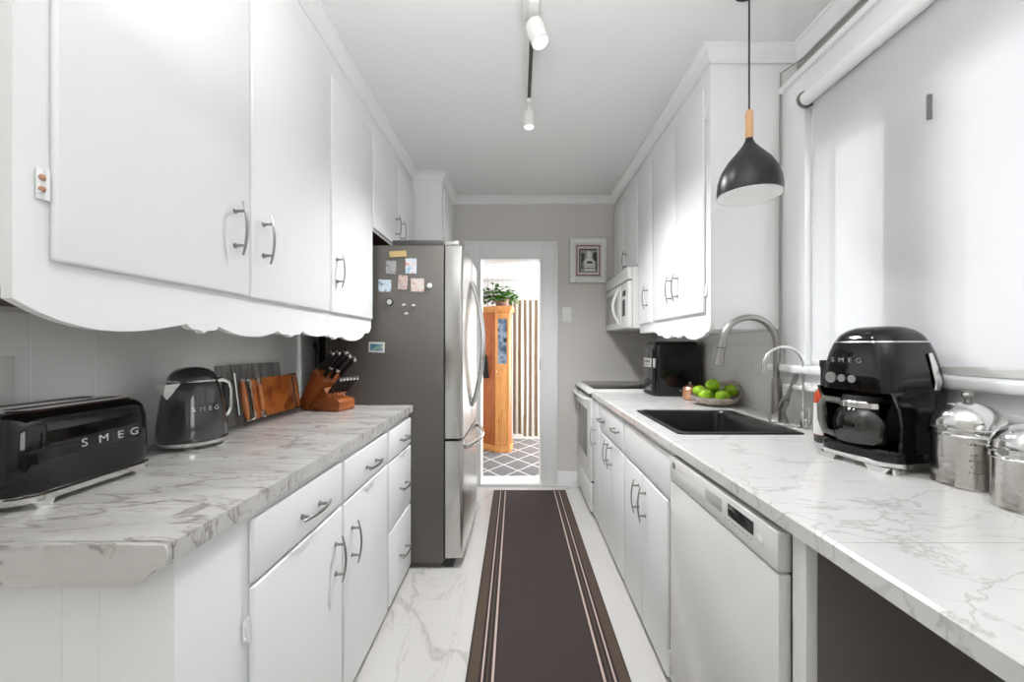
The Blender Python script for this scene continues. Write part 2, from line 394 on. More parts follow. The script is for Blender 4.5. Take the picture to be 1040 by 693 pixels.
# door casing and jamb
w = MB(); yc0, yc1 = YB-.022, YB
w.box(DX1, .344, yc0, yc1, 0, DZ+.133, .004); w.box(-.47, DX0, yc0, yc1, 0, DZ+.133, .004); w.box(DX0, DX1, yc0, yc1, DZ, DZ+.133, .004)
w.box(.325, .35, YB-.032, YB-.02, 0, DZ+.135, .004); w.box(-.475, .35, YB-.032, YB-.02, DZ+.115, DZ+.14, .004)
w.box(DX1-.014, DX1, YB-.018, YB+.2, 0.02, DZ, .002); w.box(DX0, DX0+.014, YB-.018, YB+.2, .02, DZ, .002); w.box(DX0, DX1, YB-.018, YB+.2, DZ-.014, DZ, .002)
struct('trim_1', w, M['whitetrim'])
struct('trim_2', MB().box(DX0+.0, DX1, YB-.02, YB+.20, 0.001, .022, .004), M['whitetrim'])      # threshold
struct('baseboard_back', MB().box(.35, .545, YB-.016, YB, 0, .128, .004).box(.35, .545, YB-.024, YB, 0, .02, .003), M['whitetrim'])
# crown moulding
def sweep(mb, path, prof):
    P = [Vector(p) for p in path]; rings = []
    for i, p in enumerate(P):
        def nrm(a, b):
            d = (b-a).normalized(); return Vector((d.y, -d.x))
        ns = []
        if i > 0: ns.append(nrm(P[i-1], p))
        if i < len(P)-1: ns.append(nrm(p, P[i+1]))
        if len(ns) == 2:
            m_ = (ns[0]+ns[1]).normalized(); m_ = m_/max(.2, m_.dot(ns[0]))
        else: m_ = ns[0]
        rings.append([(p.x+m_.x*o, p.y+m_.y*o, z) for o, z in prof])
    mb.loft(rings)
cp = [(0, ZC-.066), (.009, ZC-.066), (.011, ZC-.052), (.02, ZC-.044), (.028, ZC-.026), (.036, ZC-.016), (.046, ZC-.012), (.047, ZC-.001), (0, ZC-.001)]
w = MB(); sweep(w, [(XUL, .56), (XUL, 3.03), (-.578, 3.03), (-.578, YB), (XUR, YB), (XUR, 1.767), (XR, 1.767), (XR, -2.2)], cp)
struct('trim_3', w, M['whitetrim'])
# tiled splashbacks
struct('trim_4', MB().box(XL, XL+.007, .3, 2.43, ZT, 1.32), M['tileL'])
struct('trim_5', MB().box(XR-.008, XR, .0, 1.782, ZT-.05, 1.06).box(XR-.008, XR, 1.782, YB, ZT-.05, 1.31), M['tileR'])
# window joinery, right wall
CXF = 1.165
w = MB()
w.box(CXF, XR, WY1, 1.764, 1.06, 2.365, .004); w.box(CXF, XR, WY0-.14, WY1, WZ1-.02, 2.365, .004)
w.box(CXF, XR, WY0-.14, WY0, 1.06, WZ1-.02, .004)
w.box(CXF-.016, XR, WY0-.16, 1.764, 2.345, 2.372, .003)
struct('trim_6', w, M['whitetrim'])
w = MB(); w.box(CXF-.045, XR+.02, WY0-.16, 1.80, 1.125, 1.158, .010, 3); w.box(CXF-.012, XR-.002, WY0-.15, 1.78, 1.075, 1.125, .004)
w.box(CXF-.03, XR-.002, WY0-.15, 1.78, 1.06, 1.078, .004)
struct('trim_7', w, M['whitetrim'])
w = MB(); wx0, wx1 = XR-.05, XR+.01
for a, b in ((1.60, 1.62), (1.114, 1.30), (-.02, .17), (-.75, -.70)): w.box(wx0, wx1, a, b, WZ0, WZ1, .003)
for a, b in ((1.30, 1.60), (.17, 1.114), (-.70, -.02)):
    w.box(wx0, wx1, a, b, 2.0, WZ1, .003); w.box(wx0, wx1, a, b, 1.159, 1.185, .003)
wf = w.build('window_1', M['whitetrim']); wf['kind'] = 'structure'
gp = MB()
for a, b in ((1.30, 1.60), (.17, 1.114), (-.70, -.02)): gp.box(XR-.022, XR-.018, a, b, 1.185, 2.0)
gpo = gp.build('window_glass', M['glass'], wf, smooth=False)
w4 = MB(); w4.box(XR-.01, XR+.03, -2.3, -2.25, .95, 2.25); w4.box(XR-.01, XR+.03, -1.05, -1.0, .95, 2.25); w4.box(XR-.01, XR+.03, -2.25, -1.05, .95, 1.0); w4.box(XR-.01, XR+.03, -2.25, -1.05, 2.2, 2.25); w4.box(XR-.005, XR+.025, -1.67, -1.63, 1.0, 2.2)
w4o = struct('added_window', w4, M['whitetrim']); MB().box(XR+.008, XR+.012, -2.25, -1.05, 1.0, 2.2).build('window_glass', M['glass'], w4o)  # added side window behind the camera, there to let in fill light
# roller blind
rb = thing('roller_blind', 'white translucent roller blind pulled down over the window right of the pendant lamp', 'blind', (1.145, 1.0, 1.17))
blind = MB(); ys = 44; zs = 10; rings = []
def bl(y, z, s): return 1.150+.0045*math.sin(y*5.3+z*.8)*(1-(z-1.175)/1.02)+s
n1 = 40
verts = {}
for si, s_ in enumerate((0, .0012)):
    for i in range(ys+1):
        for j in range(zs+1):
            y = 1.553-(1.553+.72)*i/ys; z = 1.175+(2.19-1.175)*j/zs
            verts[si, i, j] = blind.bm.verts.new((bl(y, z, s_), y, z))
for i in range(ys):
    for j in range(zs): blind.face([verts[0, i, j], verts[0, i+1, j], verts[0, i+1, j+1], verts[0, i, j+1]])
for k_ in list(verts):
    if k_[0] == 1: blind.bm.verts.remove(verts[k_])
blind.build('cloth', M['blind'], rb)
b_ = MB().cyl((1.128, -.74, 2.205), .026, 2.30, 24, 'y'); b_.build('roller', M['whitetrim'], rb)
b_ = MB().box(1.142, 1.156, -.72, 1.553, 1.166, 1.186, .004); b_.build('hem_bar', M['plastic'], rb)
for yy in (1.563, -.75):
    b_ = MB().lathe([(.034, 0), (.034, .006)], (1.128, yy, 2.205), 24, axis='y').box(1.12, 1.1645, yy, yy+.006, 2.18, 2.235, .002); b_.build('bracket', M['nickel'], rb)
o = ctr(MB().box(1.132, 1.1445, 1.100, 1.107, 1.865, 1.935, .002).build('blind_clip', mat('dark_clip_grey', (.20, .20, .195), .5)))
tag(o, 'slim dark grey clip on the window blind between the two bright panes', 'clip')
# thin cable under the crown and down the corner
o = MB().tube([(1.226, -1, 2.476), (1.224, .6, 2.47), (1.227, 1.3, 2.474), (1.22, 1.70, 2.468), (1.158, 1.757, 2.44), (1.154, 1.757, 2.2), (1.156, 1.758, 1.9), (1.153, 1.757, 1.5), (1.155, 1.757, 1.17)], .0038, 8).build('cable', mat('painted_cable', (.36, .35, .33), .6))
tag(ctr(o), 'thin painted cable running under the crown moulding and down beside the window', 'cable')

# ------------------------------------------------------------------ pulls and hinges
def pull_mesh():
    mb = MB(); pts = []; rs = []
    for i in range(13):
        t = -1+2*i/12; pts.append((.034-.012*t*t, 0, t*.075)); rs.append(.0052-.0018*abs(t)**3)
    mb.tube(pts, rs, 10, .62, up=(0, 1, 0))
    for z in (-.048, .048): mb.tube([(0, 0, z), (.030, 0, z)], [.0046, .0038], 10); mb.lathe([(.0075, 0), (.0075, .003), (.005, .004)], (0, 0, z), 12, axis='x')
    o = mb.build('pull', M['nickel']); me = o.data; bpy.data.objects.remove(o); return me
PULL = pull_mesh()
def add_pull(parent, x, y, z, face, horiz=False, name='handle'):
    o = bpy.data.objects.new(name, PULL); COL.objects.link(o); o.parent = parent
    off = parent['_o']; o.location = (x-off[0], y-off[1], z-off[2])
    o.rotation_euler = ((PI/2 if horiz else 0), 0, (0 if face > 0 else PI))
    return o
def hinge_mesh():
    mb = MB(); mb.box(0, .003, -.013, .013, -.026, .026, .001); mb.tube([(.004, 0, -.026), (.004, 0, .026)], .0042, 8)
    for z in (-.014, .012): mb.sphere((.003, -.009, z), .003, 8)
    o = mb.build('hinge', M['white']); me = o.data; bpy.data.objects.remove(o); return me
HINGE = hinge_mesh()
def add_hinge(parent, x, y, z, face):
    o = bpy.data.objects.new('hinge', HINGE); COL.objects.link(o); o.parent = parent
    off = parent['_o']; o.location = (x-off[0], y-off[1], z-off[2]); o.rotation_euler = (0, 0, 0 if face > 0 else PI); return o
def door_panel(root, xf, face, y0, y1, z0, z1, name='door', t=.014, m=None):
    mb = MB(); xa, xb = (xf+.0005, xf+t) if face > 0 else (xf-t, xf-.0005)
    mb.box(xa, xb, y0, y1, z0, z1, .006, 3)
    return mb.build(name, m or M['white'], root)

# ------------------------------------------------------------------ wall cabinets, left
def valance_poly(pts, ztop):
    return [(y, z) for y, z in pts] + [(pts[-1][0], ztop), (pts[0][0], ztop)]
def smooth_pts(pts, sub=5):
    out = []
    for i in range(len(pts)-1):
        p0 = pts[max(i-1, 0)]; p1 = pts[i]; p2 = pts[i+1]; p3 = pts[min(i+2, len(pts)-1)]
        for k in range(sub):
            t = k/sub
            def cr(a, b, c, d): return .5*((2*b)+(-a+c)*t+(2*a-5*b+4*c-d)*t*t+(-a+3*b-3*c+d)*t**3)
            out.append((p1[0]+(p2[0]-p1[0])*t, cr(p0[1], p1[1], p2[1], p3[1])))
    out.append(pts[-1]); return out
def scallop(segs):
    """segs: list of (y0,y1,zend,zlow) shallow arcs, joined by small teeth"""
    pts = []
    for (y0, y1, za, zb, zl) in segs:
        for i in range(11):
            t = i/10; base = za+(zb-za)*t; pts.append((y0+(y1-y0)*t, base-(1-(2*t-1)**2)*(base-zl)))
    out = [pts[0]]
    for p in pts[1:]:
        if p[0]-out[-1][0] > 1e-4: out.append(p)
    return out
uc = thing('wall_cabinet', 'large white painted wall cabinet with two doors above the toaster and kettle', 'cabinet', (-1.0, 1.15, 1.32))
sc1 = scallop([(.631, .964, 1.315, 1.292, 1.268), (.965, 1.017, 1.292, 1.270, 1.279), (1.018, 1.067, 1.270, 1.290, 1.279), (1.068, 1.33, 1.290, 1.287, 1.266), (1.331, 1.409, 1.287, 1.2685, 1.278), (1.41, 1.48, 1.2685, 1.291, 1.278), (1.481, 1.682, 1.291, 1.2835, 1.276)])
b = MB(); b.box(XL+.001, XUL-.019, .640, 1.682, 1.335, ZC-.004); b.prism([(y, z) for y, z in sc1]+[(1.682, ZC-.003), (.631, ZC-.003)], 'x', XUL-.019, XUL)
b.build('body', M['white'], uc)
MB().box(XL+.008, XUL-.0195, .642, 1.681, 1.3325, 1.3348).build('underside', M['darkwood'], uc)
d = door_panel(uc, XUL, 1, .6785, 1.172, 1.384, 2.39); add_pull(d, XUL+.014, 1.108, 1.566, 1)
hg = add_hinge(d, XUL+.002, .672, 1.51, 1)
b = MB()
for z in (1.501, 1.521): b.sphere((XUL+.0065, .665, z), .0048, 10)
b.build('screw', mat('rusty_copper_screw', (.55, .30, .20), .5, .4), d)
d = door_panel(uc, XUL, 1, 1.180, 1.676, 1.381, 2.39); add_pull(d, XUL+.014, 1.232, 1.566, 1)
uc = thing('wall_cabinet', 'narrow white painted wall cabinet with one door between the toaster cabinet and the refrigerator', 'cabinet', (-1.0, 1.92, 1.32))
sc2 = scallop([(1.683, 1.75, 1.2835, 1.266, 1.275), (1.751, 1.80, 1.266, 1.282, 1.275), (1.801, 2.06, 1.282, 1.286, 1.262), (2.061, 2.171, 1.286, 1.335, 1.305)])
b = MB(); b.box(XL+.001, XUL-.019, 1.684, 2.171, 1.345, ZC-.004); b.prism([(y, z) for y, z in sc2]+[(2.171, ZC-.003), (1.683, ZC-.003)], 'x', XUL-.019, XUL)
b.build('body', M['white'], uc)
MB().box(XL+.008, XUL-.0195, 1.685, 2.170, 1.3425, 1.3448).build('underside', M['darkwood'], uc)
d = door_panel(uc, XUL, 1, 1.689, 2.162, 1.381, 2.39); add_pull(d, XUL+.014, 1.733, 1.566, 1)
# over the fridge
uc = thing('wall_cabinet', 'white painted two-door cabinet mounted above the refrigerator', 'cabinet', (-1.0, 2.6, 1.873))
b = MB(); b.box(XL+.001, XUL-.001, 2.173, 3.028, 1.873, ZC-.004, .001); b.build('body', M['white'], uc)
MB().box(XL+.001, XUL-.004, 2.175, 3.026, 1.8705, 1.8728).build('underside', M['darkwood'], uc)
d = door_panel(uc, XUL-.001, 1, 2.182, 2.625, 1.885, 2.40); add_pull(d, XUL+.013, 2.575, 2.008, 1)
d = door_panel(uc, XUL-.001, 1, 2.632, 3.02, 1.885, 2.40); add_pull(d, XUL+.013, 2.682, 2.008, 1)
uc = thing('wall_cabinet', 'deeper white boxed cabinet at the back corner behind the top of the refrigerator', 'cabinet', (-.9, 3.3, 1.873))
b = MB(); b.box(XL+.001, -.578, 3.03, YB-.001, 1.873, ZC-.004, .001); b.build('body', M['white'], uc)
d = door_panel(uc, -.578, 1, 3.07, YB-.03, 1.885, 2.44)

# ------------------------------------------------------------------ wall cabinets, right
uc = thing('wall_cabinet', 'white painted two-door wall cabinet with a bright end panel beside the window', 'cabinet', (1.0, 2.1, 1.32))
sr = scallop([(1.77, 1.83, 1.335, 1.285, 1.30), (1.831, 2.06, 1.285, 1.296, 1.268), (2.061, 2.13, 1.296, 1.278, 1.288), (2.131, 2.21, 1.278, 1.298, 1.287), (2.211, 2.37, 1.298, 1.30, 1.280), (2.371, 2.44, 1.296, 1.305, 1.297), (2.441, 2.505, 1.305, 1.322, 1.318)])
b = MB(); b.box(XUR+.019, XR-.001, 1.770, 2.505, 1.312, ZC-.004); b.prism([(y, z) for y, z in sr]+[(2.505, ZC-.003), (1.77, ZC-.003)], 'x', XUR, XUR+.019)
b.build('body', M['white'], uc)
d = door_panel(uc, XUR, -1, 1.812, 2.140, 1.39, 2.41); add_pull(d, XUR-.014, 2.098, 1.545, -1)
add_hinge(d, XUR-.002, 1.805, 1.49, -1); add_hinge(d, XUR-.002, 1.805, 2.29, -1)
d = door_panel(uc, XUR, -1, 2.143, 2.490, 1.39, 2.41); add_pull(d, XUR-.014, 2.186, 1.545, -1)
uc = thing('wall_cabinet', 'narrow white painted wall cabinet with one door next to the microwave', 'cabinet', (1.0, 2.66, 1.32))
b = MB(); b.box(XUR+.002, XR-.001, 2.507, 2.802, 1.325, ZC-.004, .001); b.build('body', M['white'], uc)
d = door_panel(uc, XUR+.002, -1, 2.518, 2.792, 1.385, 2.41); add_pull(d, XUR-.012, 2.60, 1.55, -1)
uc = thing('wall_cabinet', 'white painted cabinet above the microwave', 'cabinet', (1.0, 3.15, 1.80))
b = MB(); b.box(XUR+.002, XR-.001, 2.804, YB-.002, 1.80, ZC-.004, .001); b.build('body', M['white'], uc)
d = door_panel(uc, XUR+.002, -1, 2.815, 3.155, 1.815, 2.41); add_pull(d, XUR-.012, 3.10, 1.90, -1)
d = door_panel(uc, XUR+.002, -1, 3.160, YB-.012, 1.815, 2.41)

# ------------------------------------------------------------------ microwave
mw = thing('microwave', 'white over-the-range microwave with bowed door handle', 'microwave', (1.0, 3.16, 1.36))
b = MB(); b.box(.81, XR-.01, 2.812, YB-.006, 1.362, 1.798, .003); b.build('body', M['appl'], mw)
b = MB(); b.prism([(2.812, 1.71), (YB-.008, 1.71), (YB-.008, 1.795), (2.812, 1.795)], 'x', .775, .809, .006)
for k in range(9): b.box(.7735, .777, 2.85+k*.072, 2.905+k*.072, 1.738, 1.744); b.box(.7735, .777, 2.85+k*.072, 2.905+k*.072, 1.756, 1.762)
b.build('vent_panel', M['appl'], mw)
b = MB(); b.box(.772, .809, 3.012, YB-.008, 1.366, 1.700, .008, 3); d = b.build('door', M['appl'], mw)
b = MB(); b.box(.7705, .774, 3.10, YB-.055, 1.415, 1.650, .001); o = b.build('window', mat('microwave_window', (.42, .41, .395), .25), d)
b = MB(); b.tube([(.772-.048*math.sin(PI*i/14), 3.040, 1.40+.27*i/14) for i in range(15)], .0105, 12, .8); b.build('handle', M['appl'], d)
b = MB(); b.box(.777, .809, 2.812, 3.005, 1.366, 1.700, .006, 3); d = b.build('control_panel', M['appl'], mw)
b = MB(); b.box(.7745, .778, 2.88, 2.955, 1.600, 1.640, .001); b.box(.7745, .778, 2.895, 2.965, 1.455, 1.575, .001); b.build('display', M['display'], d)

# ------------------------------------------------------------------ fridge
YF0, YF1 = 2.213, 3.015
fr = thing('refrigerator', 'stainless french door refrigerator with a grey side covered in magnets', 'refrigerator', (-.70, 2.6, 0))
b = MB(); b.box(-1.07, -.412, YF0, YF1, .03, 1.795, .004); b.box(-1.05, -.43, YF0+.02, YF1-.02, .0, .03); b.build('body', M['fridgeside'], fr)
b = MB(); b.box(-.70, -.412, YF0+.01, YF1-.01, 1.7955, 1.828, .004); b.build('top_cover', mat('grey_plastic', (.075, .072, .068), .55), fr)
b = MB(); b.box(-.425, -.330, YF0+.02, YF0+.065, 1.797, 1.826, .006); b.tube([(-.345, YF0+.042, 1.797), (-.345, YF0+.042, 1.832)], .014, 14); b.build('hinge_cover', M['steel'], fr)
def curved_door(y0, y1, z0, z1, name):
    mb = MB(); poly = [(-.404, y0), (-.404, y1)]
    n = 12; r = []
    for i in range(n+1):
        t = i/n; y = y1+(y0-y1)*t; g = (y-2.614)/.40
        x = -.302-.018*g*g*0.35
        if i == 0: x0 = x; poly += [(x-.012, y), (x-.002, y-.006)]
        elif i == n: poly += [(x-.002, y+.006), (x-.012, y)]
        else: poly.append((x, y))
    mb.prism(poly, 'z', z0, z1, .0018); return mb.build(name, M['steel'], fr)
ds = [curved_door(YF0+.001, 2.611, .722, 1.793, 'door'), curved_door(2.617, YF1-.001, .722, 1.793, 'door'), curved_door(YF0+.001, YF1-.001, .058, .708, 'freezer_drawer')]
for d, yy in ((ds[0], 2.568), (ds[1], 2.660)):
    pts = [(-.300+.072*math.sin(PI*i/18)**.8, yy+(.012 if yy < 2.6 else -.012)*math.cos(PI*i/18)**2*0, .85+.80*i/18) for i in range(19)]
    MB().tube(pts, .0125, 12, .8).build('handle', M['chrome'], d)
pts = [(-.302+.070*math.sin(PI*i/18)**.7, 2.30+.63*i/18, .655) for i in range(19)]
MB().tube(pts, .0125, 12, .8).build('handle', M['chrome'], ds[2])
MB().box(-.405, -.36, YF0+.01, YF1-.01, .005, .05, .003).build('kick_plate', M['blackmatte'], fr)
MB().box(-.408, -.400, YF0+.004, YF1-.004, .06, 1.79).build('door_gasket', M['darkgap'], fr)
# magnets and photos on its side
s_ = YF0/F
def mag(name, x0, x1, y0, y1, m, label, t=.002, tilt=0, cat='magnet', group='magnets and photos on the refrigerator side'):
    cx, cz = (( x0+x1)/2-CX)*s_, H+(CY-(y0+y1)/2)*s_; hx, hz = (x1-x0)/2*s_, (y1-y0)/2*s_
    mb = MB().box(-hx, hx, -t, 0, -hz, hz, .0006, 1)
    o = mb.build(name, m); o.location = (cx, YF0+.0001, cz); o.rotation_euler = (0, tilt, 0)
    return tag(o, label, cat, group)
mag('wooden_tag', 395.8, 412.7, 255.2, 261.2, M['tag'], 'small horizontal wooden tag magnet at the top of the refrigerator side', .006, -.05)
mag('photo_print', 391.9, 402.3, 264.7, 278.3, M['photo1'], 'grey photo print just below the wooden tag on the refrigerator', .002, .04, 'photo')
mag('photo_print', 411.8, 423, 262.7, 278, M['photo2'], 'photo print with red and blue colours at the upper right of the refrigerator side', .002, 0, 'photo')
mag('photo_print', 384.4, 397.3, 284.2, 296.5, M['photo3'], 'pale blue and dark photo print leftmost on the refrigerator side', .002, .05, 'photo')
mag('photo_print', 404.4, 413.8, 279.8, 294.2, M['photo4'], 'upright pinkish photo print in the middle of the lower photo row', .002, .06, 'photo')
mag('photo_print', 417.2, 430.8, 282.9, 296.5, M['photo5'], 'square rose and cream photo print beside the round white magnet', .002, 0, 'photo')
o = mag('photo_magnet', 374.5, 390.7, 347.6, 358.2, M['label'], 'white bordered rectangular picture magnet low on the refrigerator side above the knife block', .003, .03)
ob = MB().box(-.034, .034, -.0042, -.003, -.019, .019).build('picture', M['photo6'], o, (0, 0, 0))
def rmag(name, x, y, r, label, m1, m2, sx=1):
    mb = MB().lathe([(r, 0), (r, .003), (r*.8, .006), (r*.55, .007)], (0, 0, 0), 20, axis='y')
    o = mb.build(name, m1); o.location = ((x-CX)*s_, YF0+.0001, H+(CY-y)*s_); o.rotation_euler = (0, 0, PI); o.scale = (sx, 1, 1)
    tag(o, label, 'magnet', 'magnets and photos on the refrigerator side'); return o
rmag('round_magnet', 436.3, 290.4, .0145, 'round white button magnet right of the photos', M['plastic'], None)
o = rmag('dial_magnet', 395.8, 306.9, .021, 'round black-rimmed dial magnet below the photos', M['blackmatte'], None)
MB().lathe([(.0145, 0), (.0145, .0085)], (0, 0, 0), 20, axis='y').build('dial_face', mat('dial_grey', (.55, .54, .50), .4), o, (0, 0, 0))
for x, y, l in ((410.7, 309.9, 'left one'), (420.5, 310.5, 'right one'), (413.0, 318.7, 'lowest one')):
    rmag('oval_magnet', x, y, .0085, 'tiny silver oval magnet, %s of the cluster of three below the photos' % l, M['chrome'], None, 1.6)

# ------------------------------------------------------------------ base cabinets, left
b = MB(); YE = 2.207; YN0 = .658
b.box(XL+.008, -.58, YN0+.012, YE, ZT-.036, ZT)                    # slab
b.mi = 0
wt = b
# rounded front nosing and thick near edge with a chamfer
wt.prism([(XL+.008, .8405), (-.632, .8405), (-.600, .868), (-.583, .8745), (-.580, .880), (-.580, .904), (-.5835, .91), (XL+.008, .91)], 'y', YN0, YN0+.014, 0)
wtl = wt.build('worktop', M['marbleL']); tag(wtl, 'left white marble laminate worktop carrying the toaster, kettle and knife block', 'worktop')
def base_body(mb, xa, xb, y0, y1, toe, face):
    """carcass xa..xb (xb = face), recessed toe"""
    mb.box(xa, xb, y0, y1, .028, ZT-.038, .0012); mb.box(xa, xb+(-toe if face > 0 else toe), y0+.002, y1-.002, 0, .028)
bc = thing('base_cabinet', 'white drawer-over-door base cabinet at the near end of the left worktop', 'cabinet', (-.9, 1.0, 0))
b = MB(); base_body(b, XL+.009, XBL, .700, 1.349, .05, 1)
for xx in (-.735, -.80, -.95, -1.08): b.box(xx-.0012, xx+.0012, .6988, .7008, .03, ZT-.05)
b.build('body', M['white'], bc)
d = door_panel(bc, XBL, 1, .888, 1.340, .709, .851, 'drawer'); add_pull(d, XBL+.014, 1.135, .772, 1, True)
d = door_panel(bc, XBL, 1, .888, 1.340, .034, .700); add_pull(d, XBL+.014, 1.287, .55, 1); add_hinge(d, XBL+.002, .882, .61, 1)
bc = thing('base_cabinet', 'white base cabinet with a drawer over a door in the middle of the left run', 'cabinet', (-.9, 1.58, 0))
b = MB(); base_body(b, XL+.009, XBL, 1.351, 1.819, .05, 1); b.build('body', M['white'], bc)
d = door_panel(bc, XBL, 1, 1.357, 1.805, .709, .846, 'drawer'); add_pull(d, XBL+.014, 1.60, .765, 1, True)
d = door_panel(bc, XBL, 1, 1.357, 1.805, .034, .700); add_pull(d, XBL+.014, 1.415, .545, 1)
bc = thing('base_cabinet', 'white stack of three drawers beside the refrigerator', 'cabinet', (-.9, 2.0, 0))
b = MB(); base_body(b, XL+.009, XBL, 1.821, 2.204, .05, 1); b.build('body', M['white'], bc)
for z0, z1, zh in ((.703, .844, .768), (.380, .694, .525), (.036, .371, .190)):
    d = door_panel(bc, XBL, 1, 1.829, 2.200, z0, z1, 'drawer'); add_pull(d, XBL+.014, 2.04, zh, 1, True)

# ------------------------------------------------------------------ base cabinets, right
SX0, SX1, SY0, SY1 = .592, 1.068, 1.472, 2.008
wt = MB(); zb = ZT-.038; XF = .528
def slab(mb, x0, x1, y0, y1): mb.box(x0, x1, y0, y1, zb, ZT)
hx0, hx1, hy0, hy1 = SX0+.012, SX1-.012, SY0+.012, SY1-.012
wt.prism([(XF, zb+.004), (XF+.006, zb), (hx0, zb), (hx0, ZT), (XF+.006, ZT), (XF, ZT-.005)], 'y', .667, 2.857)
slab(wt, hx1, XR-.009, .667, 2.857); slab(wt, hx0, hx1, .667, hy0); slab(wt, hx0, hx1, hy1, 2.857)
tag(wt.build('worktop', M['marbleR']), 'right white marble laminate worktop with the black sink set into it', 'worktop')
wt = MB(); wt.prism([(XF, zb+.004), (XF+.006, zb), (XR-.009, zb), (XR-.009, ZT), (XF+.006, ZT), (XF, ZT-.005)], 'y', -.62, .6655)
tag(wt.build('worktop', M['marbleR']), 'near right marble laminate worktop over the open space, holding the small canister', 'worktop')
bc = thing('base_cabinet', 'narrow white one-door base cabinet next to the stove', 'cabinet', (.9, 2.76, 0))
b = MB(); base_body(b, XR-.009, XBR, 2.662, 2.856, .05, -1); b.build('body', M['white'], bc)
d = door_panel(bc, XBR, -1, 2.672, 2.850, .034, .845); add_pull(d, XBR-.014, 2.79, .60, -1)
bc = thing('base_cabinet', 'white base cabinet with a two-pull drawer over paired doors near the stove', 'cabinet', (.9, 2.35, 0))
b = MB(); base_body(b, XR-.009, XBR, 2.036, 2.660, .05, -1); b.build('body', M['white'], bc)
d = door_panel(bc, XBR, -1, 2.046, 2.650, .690, .850, 'drawer')
add_pull(d, XBR-.014, 2.55, .76, -1, True); add_pull(d, XBR-.014, 2.18, .775, -1, True)
d = door_panel(bc, XBR, -1, 2.352, 2.650, .034, .676); add_pull(d, XBR-.014, 2.385, .60, -1)
d = door_panel(bc, XBR, -1, 2.046, 2.346, .034, .676); add_pull(d, XBR-.014, 2.300, .60, -1); add_hinge(d, XBR-.002, 2.043, .587, -1); add_hinge(d, XBR-.002, 2.043, .107, -1)
bc = thing('base_cabinet', 'white two-door sink cabinet under the black sink with a plain upper panel', 'cabinet', (.9, 1.72, 0))
b = MB(); y0, y1 = 1.402, 2.034
b.box(XBR, XBR+.02, y0, y1, .028, zb-.001, .001); b.box(XBR+.02, XR-.009, y0, y0+.016, .028, zb-.001); b.box(XBR+.02, XR-.009, y1-.016, y1, .028, zb-.001)
b.box(XR-.025, XR-.009, y0+.016, y1-.016, .028, zb-.001); b.box(XBR+.02, XR-.025, y0+.016, y1-.016, .028, .046); b.box(XBR+.05, XR-.009, y0+.002, y1-.002, 0, .028)
b.build('body', M['white'], bc)
d = door_panel(bc, XBR, -1, 1.41, 2.026, .690, .850, 'false_drawer_front')
d = door_panel(bc, XBR, -1, 1.742, 2.020, .034, .676); add_pull(d, XBR-.014, 1.785, .565, -1)
d = door_panel(bc, XBR, -1, 1.446, 1.736, .034, .676); add_pull(d, XBR-.014, 1.690, .565, -1); add_hinge(d, XBR-.002, 1.44, .11, -1)
# end panel
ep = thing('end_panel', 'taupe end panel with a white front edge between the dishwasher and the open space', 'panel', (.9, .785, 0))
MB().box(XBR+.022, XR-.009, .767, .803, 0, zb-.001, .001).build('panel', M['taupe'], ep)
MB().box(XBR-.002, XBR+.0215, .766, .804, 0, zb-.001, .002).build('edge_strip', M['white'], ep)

ep = thing('end_panel', 'white support panel under the near end of the right worktop', 'panel', (.9, -.6, 0))
MB().box(XBR, XR-.009, -.61, -.58, 0, zb, .001).build('panel', M['white'], ep)
# sink
sk = thing('sink', 'black composite drop-in sink in the right worktop', 'sink', (.83, 1.74, ZT))
b = MB(); zr = ZT+.0065; t_ = .034; bt = ZT-.20
def ringp(x0, x1, y0, y1, z, r=.02): return b.rrect((x0+x1)/2, (y0+y1)/2, z, (x1-x0)/2, (y1-y0)/2, r)
b.loft([ringp(SX0, SX1, SY0, SY1, ZT+.0005), ringp(SX0+.001, SX1-.001, SY0+.001, SY1-.001, ZT+.005), ringp(SX0+.005, SX1-.005, SY0+.005, SY1-.005, zr),
        ringp(SX0+.024, SX1-.055, SY0+.024, SY1-.024, zr, .03), ringp(SX0+.028, SX1-.06, SY0+.028, SY1-.028, ZT-.003, .035),
        ringp(SX0+.036, SX1-.068, SY0+.036, SY1-.036, bt+.02, .05), ringp(SX0+.055, SX1-.087, SY0+.055, SY1-.055, bt, .05)], False, True)
b.loft([ringp(SX0+.014, SX1-.014, SY0+.014, SY1-.014, ZT+.0005), ringp(SX0+.016, SX1-.05, SY0+.016, SY1-.016, ZT-.03, .05), ringp(SX0+.026, SX1-.058, SY0+.026, SY1-.026, bt+.01, .05), ringp(SX0+.05, SX1-.08, SY0+.05, SY1-.05, bt-.008, .05)], False, True)
b.build('basin', M['sink'], sk)
MB().lathe([(.0001, bt+.004), (.03, bt+.003), (.045, bt+.001), (.045, bt+.0045), (.03, bt+.006)], (.81, 1.74, 0), 24).build('drain', M['chrome'], sk)

